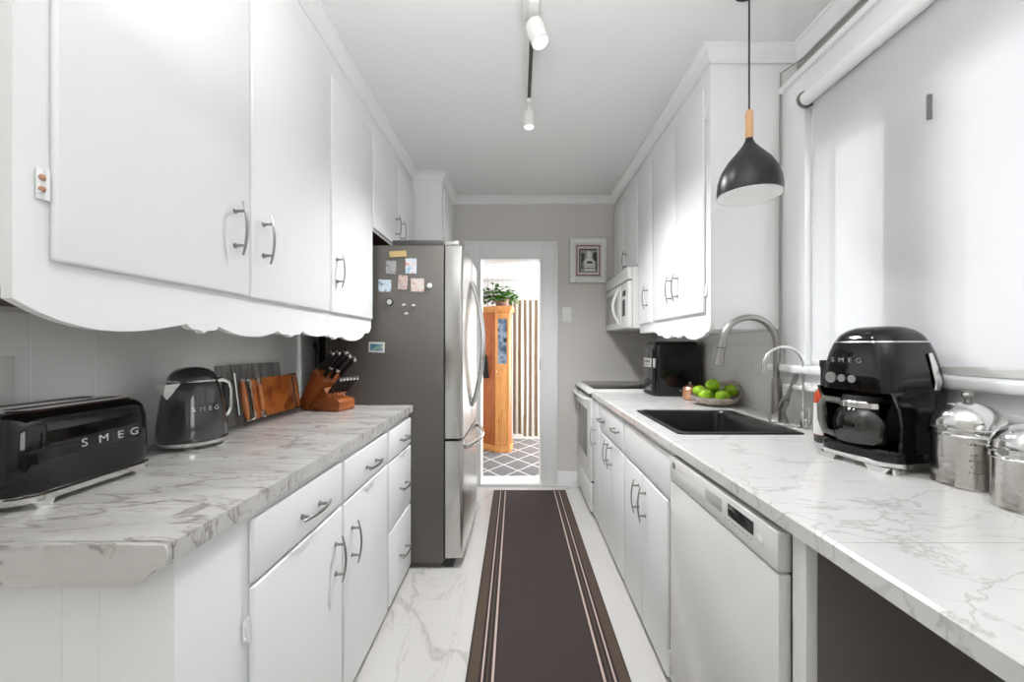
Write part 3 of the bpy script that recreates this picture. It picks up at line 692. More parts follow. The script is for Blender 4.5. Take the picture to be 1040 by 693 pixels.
# main faucet
fc = thing('kitchen_faucet', 'tall gooseneck pull-down nickel faucet behind the sink', 'faucet', (1.118, 1.725, ZT))
fx, fy = 1.118, 1.725
MB().lathe([(.030, ZT), (.030, ZT+.006), (.026, ZT+.012), (.0235, ZT+.05), (.022, ZT+.12), (.020, ZT+.17), (.0175, ZT+.185)], (fx, fy, 0), 24).build('body', M['nickel'], fc)
R_ = .117
pts = [(fx, fy, ZT+.18), (fx, fy, ZT+.25), (fx, fy, ZT+.32)]+arc(fx-R_, ZT+.335, R_, 0, 172, 18, fy)
MB().tube(pts, .0135, 16).build('gooseneck', M['nickel'], fc)
ex, ez = pts[-1][0], pts[-1][2]
MB().tube([(ex+.001, fy, ez), (ex-.006, fy, ez-.03), (ex-.012, fy, ez-.06), (ex-.018, fy, ez-.10), (ex-.020, fy, ez-.108)], [.0145, .0165, .0165, .0215, .0215], 16).build('spray_head', M['nickel'], fc)
MB().tube([(ex-.0062, fy, ez-.031), (ex-.0066, fy, ez-.034)], .0172, 16).build('spray_ring', M['blackmatte'], fc)
MB().tube([(fx, fy, ZT+.05), (fx+.004, fy-.022, ZT+.055), (fx+.008, fy-.040, ZT+.085), (fx+.010, fy-.05, ZT+.105)], [.016, .017, .017, .014], 14).build('handle_hub', M['nickel'], fc)
MB().tube([(fx+.010, fy-.048, ZT+.098), (fx+.013, fy-.058, ZT+.125), (fx+.018, fy-.072, ZT+.165), (fx+.030, fy-.085, ZT+.215)], [.0135, .010, .009, .0105], 12, .55).build('lever', M['nickel'], fc)
MB().tube([(fx+.012, fy-.030, ZT+.001), (fx+.006, fy-.034, ZT+.03), (fx+.004, fy-.030, ZT+.055), (fx+.010, fy-.046, ZT+.095)], [.019, .0135, .012, .0145], 14).build('swept_leg', M['nickel'], fc)
# filter faucet
ff = thing('filter_faucet', 'small slim gooseneck filtered water faucet to the right of the kitchen faucet', 'faucet', (1.128, 1.575, ZT))
gx, gy = 1.128, 1.575
MB().lathe([(.019, ZT), (.019, ZT+.004), (.013, ZT+.008), (.0125, ZT+.06), (.009, ZT+.068)], (gx, gy, 0), 20).build('body', M['chrome'], ff)
r2 = .080
MB().tube([(gx, gy, ZT+.06), (gx, gy, ZT+.15), (gx, gy, ZT+.24)]+arc(gx-r2, ZT+.245, r2, 0, 195, 18, gy), .0052, 12).build('spout', M['chrome'], ff)
MB().tube([(gx, gy, ZT+.035), (gx+.0, gy-.026, ZT+.035)], .007, 12).build('valve', M['chrome'], ff)
MB().tube([(gx+.0, gy-.026, ZT+.028), (gx+.0, gy-.030, ZT+.085)], .0038, 10).build('lever', M['chrome'], ff)

# ------------------------------------------------------------------ dishwasher
dw = thing('dishwasher', 'white front control dishwasher under the right worktop', 'dishwasher', (.85, 1.1, 0))
MB().box(.562, XR-.012, .812, 1.392, .10, zb-.004).box(.60, XR-.05, .83, 1.38, 0, .10).build('body', mat('dishwasher_tub_grey', (.25, .25, .24), .5), dw)
d = MB().box(.531, .558, .812, 1.390, .095, .772, .004).build('door', M['appl'], dw)
d = MB().box(.529, .559, .812, 1.390, .776, .858, .004).build('control_panel', M['appl'], dw)
MB().box(.5282, .5295, .895, 1.005, .812, .843, .0005).build('display', M['display'], d)
b = MB(); b.box(.5275, .5295, 1.035, 1.125, .808, .840, .0005); b.build('handle_recess', mat('recess_grey', (.46, .455, .44), .4), d)
b = MB(); b.lathe([(.011, -.002), (.011, 0)], (.529, 1.352, .832), 16, axis='x'); b.build('emblem', mat('emblem_grey', (.20, .19, .18), .3, .3), d)
b = MB()
for k in range(4): b.box(.5284, .5294, 1.26+k*.016, 1.268+k*.016, .828, .831)
b.build('indicator_marks', mat('marking_grey_light', (.4, .4, .39), .5), d); b = MB()
for k in range(8): b.box(.5284, .5294, .90+k*.016, .908+k*.016, .800, .8025)
b.build('button_marks', mat('marking_grey', (.35, .35, .34), .5), d)
b = MB(); b.box(.5278, .5294, .860, .882, .808, .824, .003); b.box(.5278, .5294, .887, .893, .806, .814, .001); b.build('button', M['appl'], d)

# ------------------------------------------------------------------ range
rg = thing('stove', 'white electric range with black glass cooktop at the end of the right run', 'stove', (.88, 3.18, 0))
b = MB(); b.box(.545, XR-.02, 2.861, YB-.004, .02, .895, .002); b.build('body', M['appl'], rg)
b = MB(); b.prism([(.505, .890), (.505, .905), (.520, .924), (XR-.02, .924), (XR-.02, .896), (.545, .896)], 'y', 2.859, YB-.003, .003); ct = b.build('top_frame', M['appl'], rg)
MB().box(.548, XR-.03, 2.885, YB-.03, .9242, .9275, .001).build('cooktop_glass', M['display'], rg)
d = MB().box(.520, .544, 2.864, YB-.008, .262, .862, .006, 3).build('oven_door', M['appl'], rg)
MB().box(.5185, .5205, 2.99, YB-.12, .40, .76, .001).build('oven_window', M['glassgrey'], d)
b = MB(); yy0, yy1 = 2.90, YB-.04; b.tube([(.522, yy0, .842), (.487, yy0+.006, .852), (.478, yy0+.04, .855), (.474, (yy0+yy1)/2, .855), (.478, yy1-.04, .855), (.487, yy1-.006, .852), (.522, yy1, .842)], .0125, 12); b.build('handle', M['appl'], d)
MB().box(.522, .544, 2.864, YB-.008, .045, .248, .006, 3).build('storage_drawer', M['appl'], rg)
MB().box(.535, .545, 2.868, YB-.012, .866, .889).build('vent_gap', M['darkgap'], rg)
MB().box(.534, .5446, 2.864, YB-.008, .2485, .2615).build('door_gap', M['darkgap'], rg)
b = MB()
for k in range(5): b.box(.530, .534, 2.94+k*.11, 2.98+k*.11, .869, .886, .001)
b.build('vent_slots', M['display'], rg)

# ------------------------------------------------------------------ runner, switch, picture
rug = MB(); n = 30
rug.box(-.305, .305, -1.50, 1.50, .0, .008, .002); rg_ = rug.build('runner_rug', M['rug'], None, (0, 0, 0)); rg_.location = (.109, 1.888, .001); rg_.rotation_euler = (0, 0, .006)
MB().box(-.303, .303, 1.485, 1.503, .002, .0095, .002).build('end_binding', mat('dark_binding', (.04, .03, .028), .9), rg_, (0, 0, 0))
tag(rg_, 'long dark brown striped runner rug on the marble floor', 'rug')
q = YB/F
ls = thing('light_switch', 'white light switch plate on the back wall right of the doorway', 'light switch', ((575.7-CX)*q, YB-.003, H+(CY-320)*q), 0, None, False)
MB().box(-.040, .040, -.006, .003, -.066, .066, .003).build('plate', M['plastic'], ls)
MB().box(-.016, .016, -.0095, -.005, -.033, .033, .002).build('rocker', M['plastic'], ls)
pf = thing('framed_picture', 'white framed bottle print with a maroon border on the back wall', 'picture', (.618, YB, 1.79), 0, None, False)
a, hh = .161, .392
b = MB()
for (x0, x1, z0, z1) in ((-a, -a+.045, 0, hh), (a-.045, a, 0, hh), (-a+.045, a-.045, 0, .05), (-a+.045, a-.045, hh-.05, hh)): b.box(x0, x1, -.032, -.001, z0, z1, .003)
b.build('frame', M['plastic'], pf)
MB().box(-a+.04, a-.04, -.018, -.002, .045, hh-.045).build('mat_board', mat('mat_white', (.70, .66, .64), .7), pf)
ix, iz0, iz1 = .104, .062, hh-.062
b = MB()
for (x0, x1, z0, z1) in ((-ix, -ix+.009, iz0, iz1), (ix-.009, ix, iz0, iz1), (-ix, ix, iz0, iz0+.009), (-ix, ix, iz1-.009, iz1)): b.box(x0, x1, -.0205, -.018, z0, z1)
b.build('border', M['redink'], pf)
b = MB(); b.box(-.082, .082, -.0195, -.018, iz0+.028, iz1-.028); b.build('print', M['posterbg'], pf)
b = MB(); b.prism([(-.062, .12), (-.062, .26), (-.03, .26), (-.035, .21), (-.055, .17), (-.05, .13)], 'y', -.0210, -.0196); b.prism([(.045, .19), (.075, .19), (.075, .27), (.05, .27), (.04, .24)], 'y', -.0210, -.0196)
b.box(-.079, -.071, -.021, -.0196, iz0+.03, iz1-.03); b.box(.070, .078, -.021, -.0196, .10, .19); b.box(-.079, .075, -.021, -.0196, iz1-.043, iz1-.032)
b.build('dark_shapes', M['ink'], pf)
b = MB(); b.prism([(-.03, .135), (.055, .135), (.055, .19), (.03, .215), (.028, .27), (-.005, .285), (-.012, .27), (-.012, .22), (-.035, .19)], 'y', -.0225, -.0196)
b.box(-.035, .06, -.0225, -.0196, .105, .122); b.build('bottle_shape', M['label'], pf)
b = MB(); b.prism([(-.02, .17), (.045, .17), (.03, .19), (-.005, .19)], 'y', -.0235, -.0226); b.box(-.02, .045, -.0235, -.0226, .147, .150); b.build('label_marks', M['ink'], pf)

# outlet plate left
ot = thing('outlet_plate', 'white outlet cover plate on the left tiles behind the toaster', 'outlet', (XL+.0072, .91, 1.07))
MB().box(XL+.0072, XL+.012, .855, .957, 1.075, 1.214, .002).build('plate', M['plastic'], ot)
MB().box(XL+.012, XL+.014, .885, .927, 1.10, 1.135, .001).box(XL+.012, XL+.014, .885, .927, 1.155, 1.19, .001).build('socket', M['plastic'], ot)

# ------------------------------------------------------------------ pendant
pd = thing('pendant_lamp', 'black teardrop pendant lamp with a light wood neck hanging above the sink', 'lamp', (.841, 1.45, 1.78))
px, py = .841, 1.45
prof = [(.0125, 1.992), (.0135, 1.985), (.022, 1.968), (.043, 1.942), (.072, 1.908), (.093, 1.872), (.104, 1.838), (.1075, 1.805), (.1065, 1.782)]
b = MB(); b.lathe(prof, (px, py, 0), 48, False, False); b.lathe([(r-.0015, z+.0002) for r, z in prof[2:]], (px, py, 0), 48, False, False)
sh = b.build('shade', M['lampblack'], pd)
MB().lathe([(r-.0025, z) for r, z in prof[2:]], (px, py, 0), 48, True, False).build('shade_lining', M['lampin'], sh)
MB().lathe([(.1065, 1.781), (.1080, 1.783), (.1065, 1.785), (.104, 1.783), (.1065, 1.781)], (px, py, 0), 48, False, False).build('rim', M['lampin'], sh)
MB().lathe([(.0125, 1.992), (.0135, 1.995), (.0130, 2.085), (.010, 2.094)], (px, py, 0), 20).build('wood_neck', M['pinewood'], pd)
MB().tube([(px, py, 2.092), (px, py, ZC-.02)], .0032, 8).build('cord', M['blackmatte'], pd)
MB().lathe([(.05, ZC-.022), (.05, ZC-.001)], (px, py, 0), 24).build('canopy', M['blackmatte'], pd)
MB().sphere((px, py, 1.865), .032, 16).build('bulb', mat('clear_white_bulb', (.85, .85, .84), .3), pd)

# ------------------------------------------------------------------ track light
tl = thing('track_light', 'white ceiling track light with two cylinder spot heads', 'lamp', (.055, 1.75, ZC-.03))
tx = .058
b = MB(); b.box(tx-.018, tx-.009, 1.30, 2.10, ZC-.024, ZC-.001, .001); b.box(tx+.009, tx+.018, 1.30, 2.10, ZC-.024, ZC-.001, .001); b.box(tx-.009, tx+.009, 1.30, 2.10, ZC-.006, ZC-.001); b.build('track', M['plastic'], tl)
MB().box(tx-.0085, tx+.0085, 1.30, 2.09, ZC-.021, ZC-.0065).build('track_slot', mat('slot_grey', (.08, .08, .075), .5), tl)
MB().box(tx-.045, tx-.0185, 1.42, 1.56, ZC-.045, ZC-.001, .004).box(tx-.02, tx+.02, 1.46, 1.54, ZC-.055, ZC-.0245, .004).build('power_feed', M['plastic'], tl)
MB().box(tx-.014, tx+.014, 2.072, 2.108, ZC-.045, ZC-.0245, .003).tube([(tx, 2.09, ZC-.04), (tx, 2.09, 2.462)], .006, 10).build('stem', M['plastic'], tl)
h1 = MB().lathe([(.012, 2.466), (.028, 2.462), (.0285, 2.385), (.026, 2.383), (.025, 2.40)], (tx, 2.09, 0), 24).build('spot_head', M['plastic'], tl)
MB().lathe([(.024, 2.392), (.024, 2.396)], (tx, 2.09, 0), 20).build('lens', M['bulb'], h1)
a0 = Vector((tx+.002, 1.545, 2.492)); dr = Vector((.30, -.10, -.95)).normalized()
MB().tube([a0+Vector((-.002, -.01, .035)), a0], .012, 10).tube([a0, a0+dr*.004, a0+dr*.008, a0+dr*.088, a0+dr*.090], [.012, .03, .0345, .0345, .032], 24).build('spot_head', M['plastic'], tl)
MB().tube([a0+dr*.0895, a0+dr*.0915], .029, 20).build('lens', M['bulb'], tl)

# ------------------------------------------------------------------ toaster
ts = thing('toaster', 'glossy black long-slot toaster at the near end of the left worktop', 'toaster', (-1.072, .922, ZT), 0.02, None, False)
hl, hw = .152, .104
b = MB(); b.rloft([(.028, hw-.004, hl-.004, .05), (.040, hw, hl, .052), (.10, hw, hl, .052), (.150, hw-.001, hl-.002, .052), (.175, hw-.006, hl-.007, .05), (.188, hw-.014, hl-.015, .048), (.1935, hw-.022, hl-.023, .044)], 7)
b.build('body', M['black'], ts)
b = MB(); b.rloft([(.1928, hw-.022, hl-.023, .044), (.1975, hw-.026, hl-.027, .042), (.1985, hw-.032, hl-.033, .04)], 7); tp = b.build('top_panel', M['chrome'], ts)
b = MB()
for xx in (-.036, .036): b.box(xx-.014, xx+.014, -.115, .108, .1965, .1992, .004, 2)
b.build('slots', M['blackmatte'], tp)
b = MB(); b.rloft([(.012, hw-.010, hl-.010, .05), (.014, hw+.001, hl+.001, .054), (.026, hw+.003, hl+.003, .055), (.030, hw-.002, hl-.002, .05)], 7)
for sx in (-1, 1):
    for sy in (-1, 1):
        cy_ = sy*(hl-.045); b.prism([(cy_-.020, .014), (cy_+.020, .014), (cy_+.012, 0), (cy_-.012, 0)], 'x', sx*(hw-.035), sx*(hw-.002))
b.build('base', M['chrome'], ts)
b = MB(); b.box(-.028, .028, -hl-.006, -hl+.002, .050, .062, .004); b.build('crumb_tray_handle', M['chrome'], ts)
b = MB(); b.box(-.018, .018, -hl-.022, -hl, .13, .142, .004); b.box(-.006, .006, -hl-.004, -hl+.004, .07, .165, .001); b.build('lever', M['chrome'], ts)
b = MB(); b.lathe([(.02, -.010), (.022, .004)], (0, -hl, .10), 24, axis='y'); b.build('dial', M['chrome'], ts)
b = MB(); b.box(hw-.0005, hw+.0012, -hl+.05, hl-.05, .13, .1303); 
for ch, ly in zip('SMEG', (-.036, .006, .046, .082)):
    text_mesh(ch, .0255, .0016, 'letter', M['silverink'], ts, (hw+.0012, ly, .113), (PI/2, 0, PI/2), 1.25)
b.bm.free()

# ------------------------------------------------------------------ kettle
kt = thing('kettle', 'slate grey enamelled retro kettle between the toaster and the serving boards', 'kettle', (-1.075, 1.318, ZT), -.20, None, False)
b = MB(); b.lathe([(.088, .026), (.0925, .032), (.0935, .045), (.092, .075), (.088, .11), (.083, .15), (.077, .185), (.070, .207), (.0665, .213)], (0, 0, 0), 48); b.build('body', M['kettle'], kt)
b = MB(); b.lathe([(.0672, .2125), (.0680, .2145), (.0672, .217)], (0, 0, 0), 40); b.build('lid_ring', M['chrome'], kt)
b = MB(); b.lathe([(.0655, .216), (.064, .226), (.057, .240), (.043, .252), (.022, .2585), (0, .260)], (0, 0, 0), 40); b.build('lid', M['kettle'], kt)
b = MB(); b.lathe([(.088, .012), (.094, .013), (.0955, .024), (.090, .027)], (0, 0, 0), 40)
for k in range(4):
    t = PI/4+k*PI/2; b.lathe([(.012, 0), (.02, .013)], (.072*math.cos(t), .072*math.sin(t), 0), 14)
b.build('base_ring', M['chrome'], kt)
b = MB()
ringz = []
sp = [(-.050, .2115, .036), (-.078, .211, .031), (-.100, .208, .020)]
b.loft([[(x*.0+dx, yv, zv) for dx, yv, zv in ((-wd, y, z), (-wd*.45, y+.004, z-.040*(1 if i_ < 2 else .55)), (0, y+.012, z-.085*(1, .85, .45)[i_]), (wd*.45, y+.004, z-.040*(1 if i_ < 2 else .55)), (wd, y, z), (0, y+.002, z-.004))] for i_, (y, z, wd) in enumerate(sp)])
b.build('spout', M['chrome'], kt)
pts = [(0, .064, .204), (0, .095, .210), (0, .120, .200), (0, .130, .175), (0, .131, .14), (0, .128, .105), (0, .118, .085), (0, .092, .080)]
MB().tube(pts, [.012, .012, .013, .013, .012, .012, .012, .011], 12, 1.2).build('handle', M['chrome'], kt)
MB().tube([(0, .118, .190), (0, .1225, .15), (0, .1205, .110)], [.011, .012, .011], 12, 1.2).build('handle_grip', M['blackmatte'], kt)
for ch, a_ in zip('SMEG', (-.36, -.12, .12, .34)):
    th = -.42+a_+.12; r = .0905
    text_mesh(ch, .020, .0012, 'letter', M['silverink'], kt, (r*math.cos(th), r*math.sin(th), .128), (PI/2, 0, th+PI/2), 1.1)

# ------------------------------------------------------------------ serving boards
def leaning(name, label, y0, y1, xb, zb_, height, th, lean, m, rot_z=0):
    o = thing(name, label, 'serving board', (xb, (y0+y1)/2, zb_), 0, None, False)
    o.rotation_euler = (0, -lean, rot_z)     # leans back to the wall (-X)
    return o
gb = leaning('serving_board', 'large weathered grey wooden serving board leaning on the left tiles', 1.594, 2.0, -1.166, ZT, .25, .016, .13, None)
L = .205
b = MB()
for k in range(6): b.box(-.016, 0, -L+k*.0683+.0006, -L+(k+1)*.0683-.0006, .001, .250, .0015, 1)
b.box(-.0155, -.001, -L, L, .002, .249); b.build('board', M['greywood'], gb)
b = MB(); b.tube([(.001, -L+.062, .075), (.022, -L+.055, .075)], .004, 8); b.tube([(.001, -L+.055, .19), (.022, -L+.055, .19)], .004, 8); b.tube([(.022, -L+.055, .04), (.022, -L+.055, .215)], .0055, 10); b.build('handle', M['nickel'], gb)
wb = leaning('serving_board', 'small orange-brown wooden serving board with turned handles leaning on the grey board', 1.63, 1.96, -1.062, ZT+.0, .19, .018, .30, None, -.0)
wb.location = (-1.112, 1.850, ZT); wb.rotation_euler = (0, -.15, 0)
L = .155
b = MB().box(-.018, 0, -L+.0, L-.0, .018, .188, .002); b.build('board', M['acacia'], wb)
for s in (-1, 1):
    b = MB(); b.box(-.019, .001, s*L-.005*s, s*(L+.004), .014, .192, .001); b.box(-.014, -.002, s*L, s*(L+.046), .014, .022, .001); b.box(-.014, -.002, s*L, s*(L+.046), .184, .192, .001)
    b.box(.000, .018, s*(L-.05), s*(L-.032), .160, .190, .002) if s < 0 else None
    b.box(.000, .018, s*(L-.05), s*(L-.032), .016, .046, .002) if s < 0 else None
    b.build('bracket', M['chrome'], wb)
    b = MB(); b.lathe([(.007, .022), (.011, .05), (.013, .09), (.012, .1), (.013, .115), (.011, .155), (.007, .184)], (-.008, s*(L+.036), 0), 16); b.build('handle', M['acacia2'], wb)
b = MB(); b.lathe([(.006, .04), (.009, .07), (.0105, .10), (.009, .13), (.006, .165)], (.010, -(L-.041), 0), 16); b.build('handle', M['acacia2'], wb)

# ------------------------------------------------------------------ knife block
kb = thing('knife_block', 'cherry wood knife block at the far end of the left worktop beside the refrigerator', 'knife block', (-1.010, 2.075, ZT), -.36, None, False); kb.scale = (1.18, 1.18, 1.18)
b = MB(); b.prism([(-.095, .02), (-.078, .0), (-.045, .0), (.060, .125), (.004, .178), (-.004, .178)], 'y', -.052, .052, .004); b.build('slanted_block', M['blockwood'], kb)
b = MB(); b.prism([(-.040, 0), (.125, 0), (.132, .012), (.132, .042), (.120, .052), (.075, .055), (.052, .098), (.044, .100)], 'y', -.045, .045, .003); b.build('foot', M['blockwood'], kb)
KD = Vector((.70, 0, .715)).normalized()
def rotz(p, a): return (p[0]*math.cos(a)-p[1]*math.sin(a), p[0]*math.sin(a)+p[1]*math.cos(a), p[2])
def knife_mesh(L, r, blade):
    mb = MB(); D = KD
    mb.mi = 0; mb.tube([D*(.004), D*(L*.25), D*(L*.5), D*(L*.8), D*(L-.010)], [r*.85, r*1.1, r*.9, r*1.1, r*1.0], 12, .62)
    mb.mi = 1; mb.tube([D*(L-.011), D*(L-.002), D*L], [r*1.12, r*1.16, r*.9], 12, .68); mb.tube([D*(-.004), D*.006], [r*.9, r*.95], 10, .55)
    mb.mi = 2
    return mb
def make_knife(label, L, r, group):
    o = thing('kitchen_knife', label, 'knife', (0, 0, 0), 0, group, False)
    D = KD; mb = MB(); mb.tube([D*.006, D*(L*.25), D*(L*.5), D*(L*.8), D*(L-.012)], [r*.85, r*1.1, r*.9, r*1.1, r*1.0], 12, .62, up=(0, 0, 1)); mb.build('handle', M['blackmatte'], o)
    mb = MB(); mb.tube([D*(L-.012), D*(L-.003), D*L], [r*1.12, r*1.16, r*.9], 12, .68, up=(0, 0, 1)); mb.build('end_cap', M['chrome'], o)
    mb = MB(); mb.tube([D*(-.001), D*.006], [r*.9, r*.95], 10, .55, up=(0, 0, 1)); mb.build('bolster', M['chrome'], o)
    return o
def copy_thing(root):
    r = root.copy(); COL.objects.link(r)
    for ch in root.children:
        c = ch.copy(); COL.objects.link(c); c.parent = r
        for g in ch.children:
            d_ = g.copy(); COL.objects.link(d_); d_.parent = c
    return r
big = make_knife('large black-handled knife in the back row of the knife block, leftmost', .115, .0105, 'large knives in the block')
lab = ['leftmost', 'second from the left', 'topmost', 'fourth from the left', 'rightmost']
spots = [(.008, -.036, .174, .95), (.012, -.012, .170, 1.02), (.018, .012, .165, 1.12), (.027, .030, .156, 1.05), (.043, .046, .141, 1.0)]
for i, (x, y, z, sc) in enumerate(spots):
    k_ = big if i == 0 else copy_thing(big)
    p = rotz((x*1.18, y*1.18, z*1.18), -.36); k_.location = (kb.location[0]+p[0], kb.location[1]+p[1], ZT+p[2]+.001); k_.rotation_euler = (0, .06, -.36); k_.scale = (sc*1.25, sc*1.25, sc*1.25)
    k_['label'] = 'large black-handled knife in the knife block, %s of the five' % lab[i]
sm = make_knife('short black-handled paring knife at the near corner of the knife block', .060, .009, 'paring knives in the block')
for i, (x, y, z) in enumerate(((.038, -.036, .146), (.050, -.012, .135))):
    k_ = sm if i == 0 else copy_thing(sm)
    p = rotz((x*1.18, y*1.18, z*1.18), -.36); k_.location = (kb.location[0]+p[0], kb.location[1]+p[1], ZT+p[2]+.001); k_.rotation_euler = (0, .06, -.36); k_.scale = (1.2, 1.2, 1.2)
    k_['label'] = 'short black-handled paring knife in the knife block, %s of the two' % ('left' if i == 0 else 'right')
st = make_knife('steak', .105, .0078, 'steak knives in the lower row')
for i in range(6):
    k_ = st if i == 0 else copy_thing(st)
    p = rotz(((.066+i*.0035)*1.18, (-.038+i*.0152)*1.18, .074*1.18), -.36); k_.location = (kb.location[0]+p[0], kb.location[1]+p[1], ZT+p[2]+.001); k_.rotation_euler = (0, .04, -.36); k_.scale = (1.1, 1.1, 1.1)
    k_['label'] = 'black-handled steak knife with silver end in the lower row of the knife block'

# ------------------------------------------------------------------ coffee machine
cm = thing('coffee_machine', 'glossy black retro drip coffee machine with glass carafe on the right worktop', 'coffee maker', (1.024, 1.130, ZT), .18, None, False)
hx, hy = .098, .108
b = MB()
b.rloft([(.205, hx, hy, .045), (.23, hx, hy, .045), (.27, hx-.003, hy-.004, .046), (.31, hx-.009, hy-.010, .05), (.338, hx-.016, hy-.016, .054)], 8)
b.build('head', M['black'], cm)
b = MB(); b.rloft([(.3382, hx-.0155, hy-.0155, .054), (.3415, hx-.017, hy-.017, .054)], 8); b.build('lid_trim', M['chrome'], cm)
b = MB(); b.rloft([(.3418, hx-.018, hy-.018, .053), (.358, hx-.024, hy-.024, .055), (.372, hx-.036, hy-.036, .055), (.381, hx-.055, hy-.055, .045), (.384, hx-.085, hy-.085, .03)], 8); b.build('lid', M['black'], cm)
b = MB(); b.rloft([(.028, hx, hy, .045), (.050, hx-.001, hy-.001, .045), (.056, hx-.006, hy-.006, .044)], 8); b.build('hotplate_base', M['black'], cm)
b = MB(); b.rloft([(.05, .048, hy-.0005, .035, .0555), (.21, .048, hy-.0005, .035, .0555)], 8); b.build('water_tank', M['black'], cm)
b = MB()
for s in (-1, 1):
    b = MB(); b.prism([(-.072, .05), (.05, .05), (.05, .21), (-.094, .21), (-.084, .19), (-.070, .165), (-.062, .12), (-.064, .08)], 'y', s*(hy-.010), s*(hy-.0012), .002)
    b.build('side_frame', M['black'], cm)
b = MB()
b.rloft([(.014, hx-.004, hy-.004, .045), (.016, hx+.003, hy+.003, .047), (.027, hx+.004, hy+.004, .048), (.029, hx, hy, .045)], 8)
for s in (-1, 1): 
    c_ = s*(hy-.038); b.prism([(c_-.032, .015), (c_+.032, .015), (c_+.020, 0), (c_-.020, 0)], 'x', -hx-.003, -hx+.03); b.prism([(c_-.032, .015), (c_+.032, .015), (c_+.020, 0), (c_-.020, 0)], 'x', hx-.03, hx)
    b.box(hx-.19, hx-.16, s*(hy-.006), s*(hy+.002), 0.0, .015)
b.build('base', M['chrome'], cm)
# carafe stays inside the recess
cf = thing('carafe', 'glass coffee carafe with black band and handle inside the coffee machine', 'carafe', (0, 0, 0), 0, None, False)
p = rotz((-.046, .0, 0), .18); cf.location = (1.024+p[0], 1.130+p[1], ZT+.057); cf.rotation_euler = (0, 0, .18)
MB().lathe([(.058, .001), (.068, .006), (.073, .03), (.073, .065), (.066, .088), (.056, .100)], (0, 0, 0), 36, True, False).build('glass', M['carafe'], cf)
MB().lathe([(.057, .100), (.059, .102), (.059, .116), (.056, .120)], (0, 0, 0), 36).build('collar', M['chrome'], cf)
MB().lathe([(.054, .120), (.050, .134), (.02, .138)], (0, 0, 0), 30).build('lid', M['blackmatte'], cf)
MB().lathe([(.0, .0015), (.066, .008), (.070, .022), (0, .022)], (0, 0, 0), 30).build('coffee', mat('dark_coffee', (.03, .016, .01), .15), cf)
d_ = Vector((-.60, .80, 0)); pts = [d_*.055+Vector((0, 0, .112)), d_*.092+Vector((0, 0, .116)), d_*.102+Vector((0, 0, .095)), d_*.100+Vector((0, 0, .055)), d_*.092+Vector((0, 0, .022)), d_*.066+Vector((0, 0, .014))]
MB().tube(pts, [.009, .010, .010, .010, .009, .008], 12, 1.3).build('handle', mat('grey_handle', (.16, .16, .15), .35), cf)
b = MB(); b.lathe([(.0155, -.003), (.0155, .002)], (-hx, .057, .237), 24, axis='x', sx=1); b.lathe([(.0105, -.003), (.0105, .002)], (-hx, .025, .237), 20, axis='x'); b.lathe([(.0105, -.003), (.0105, .002)], (-hx, -.004, .237), 20, axis='x')
b.build('button', mat('silver_button', (.42, .42, .41), .3, .6), cm)
for ch, ly in zip('SMEG', (.054, .029, .004, -.021)):
    text_mesh(ch, .0185, .0014, 'letter', M['silverink'], cm, (-hx+.0035, ly, .288), (PI/2, 0, -PI/2), 1.2)
b = MB(); pts = []
b.rloft([], 1) if False else None
b.tube([(.040, -hy-.001, .215), (.040, -hy-.004, .235), (.036, -hy+.001, .27), (.028, -hy+.006, .31)], [.009, .010, .0095, .006], 12, .45, up=(1, 0, 0)); b.build('water_window', M['chrome'], cm)
b = MB(); b.lathe([(.013, -.004), (.013, .002)], (.06, -hy+.001, .075), 18, axis='y'); b.build('grind_dial', M['chrome'], cm)
# amber bottle
bo = thing('sauce_bottle', 'amber bottle with black neck and white label behind the coffee machine', 'bottle', (1.046, 1.358, ZT), 0, None, False)
MB().lathe([(.028, 0), (.031, .004), (.031, .02), (.0315, .026)], (0, 0, 0), 28).build('base', M['ink'], bo)
MB().lathe([(.031, .026), (.0315, .14), (.030, .165), (.020, .182), (.013, .190)], (0, 0, 0), 28).build('body', M['amber'], bo)
MB().lathe([(.0318, .028), (.0322, .03), (.0322, .132), (.0318, .134)], (0, 0, 0), 28).build('label_wrap', M['label'], bo)
MB().lathe([(.013, .19), (.0125, .25), (.016, .262), (.015, .28)], (0, 0, 0), 18).build('neck', M['blackmatte'], bo)
b = MB()
for k in range(5):
    for j in range(5):
        t = -2.35+j*.18+(k % 2)*.04; z = .045+k*.018
        x, y = .0324*math.cos(t), .0324*math.sin(t); b.box(x-.0022, x+.0022, y-.0012, y+.0006, z, z+(.006 if k in (2, 3) else .0025))
b.build('label_print', M['ink'], bo)

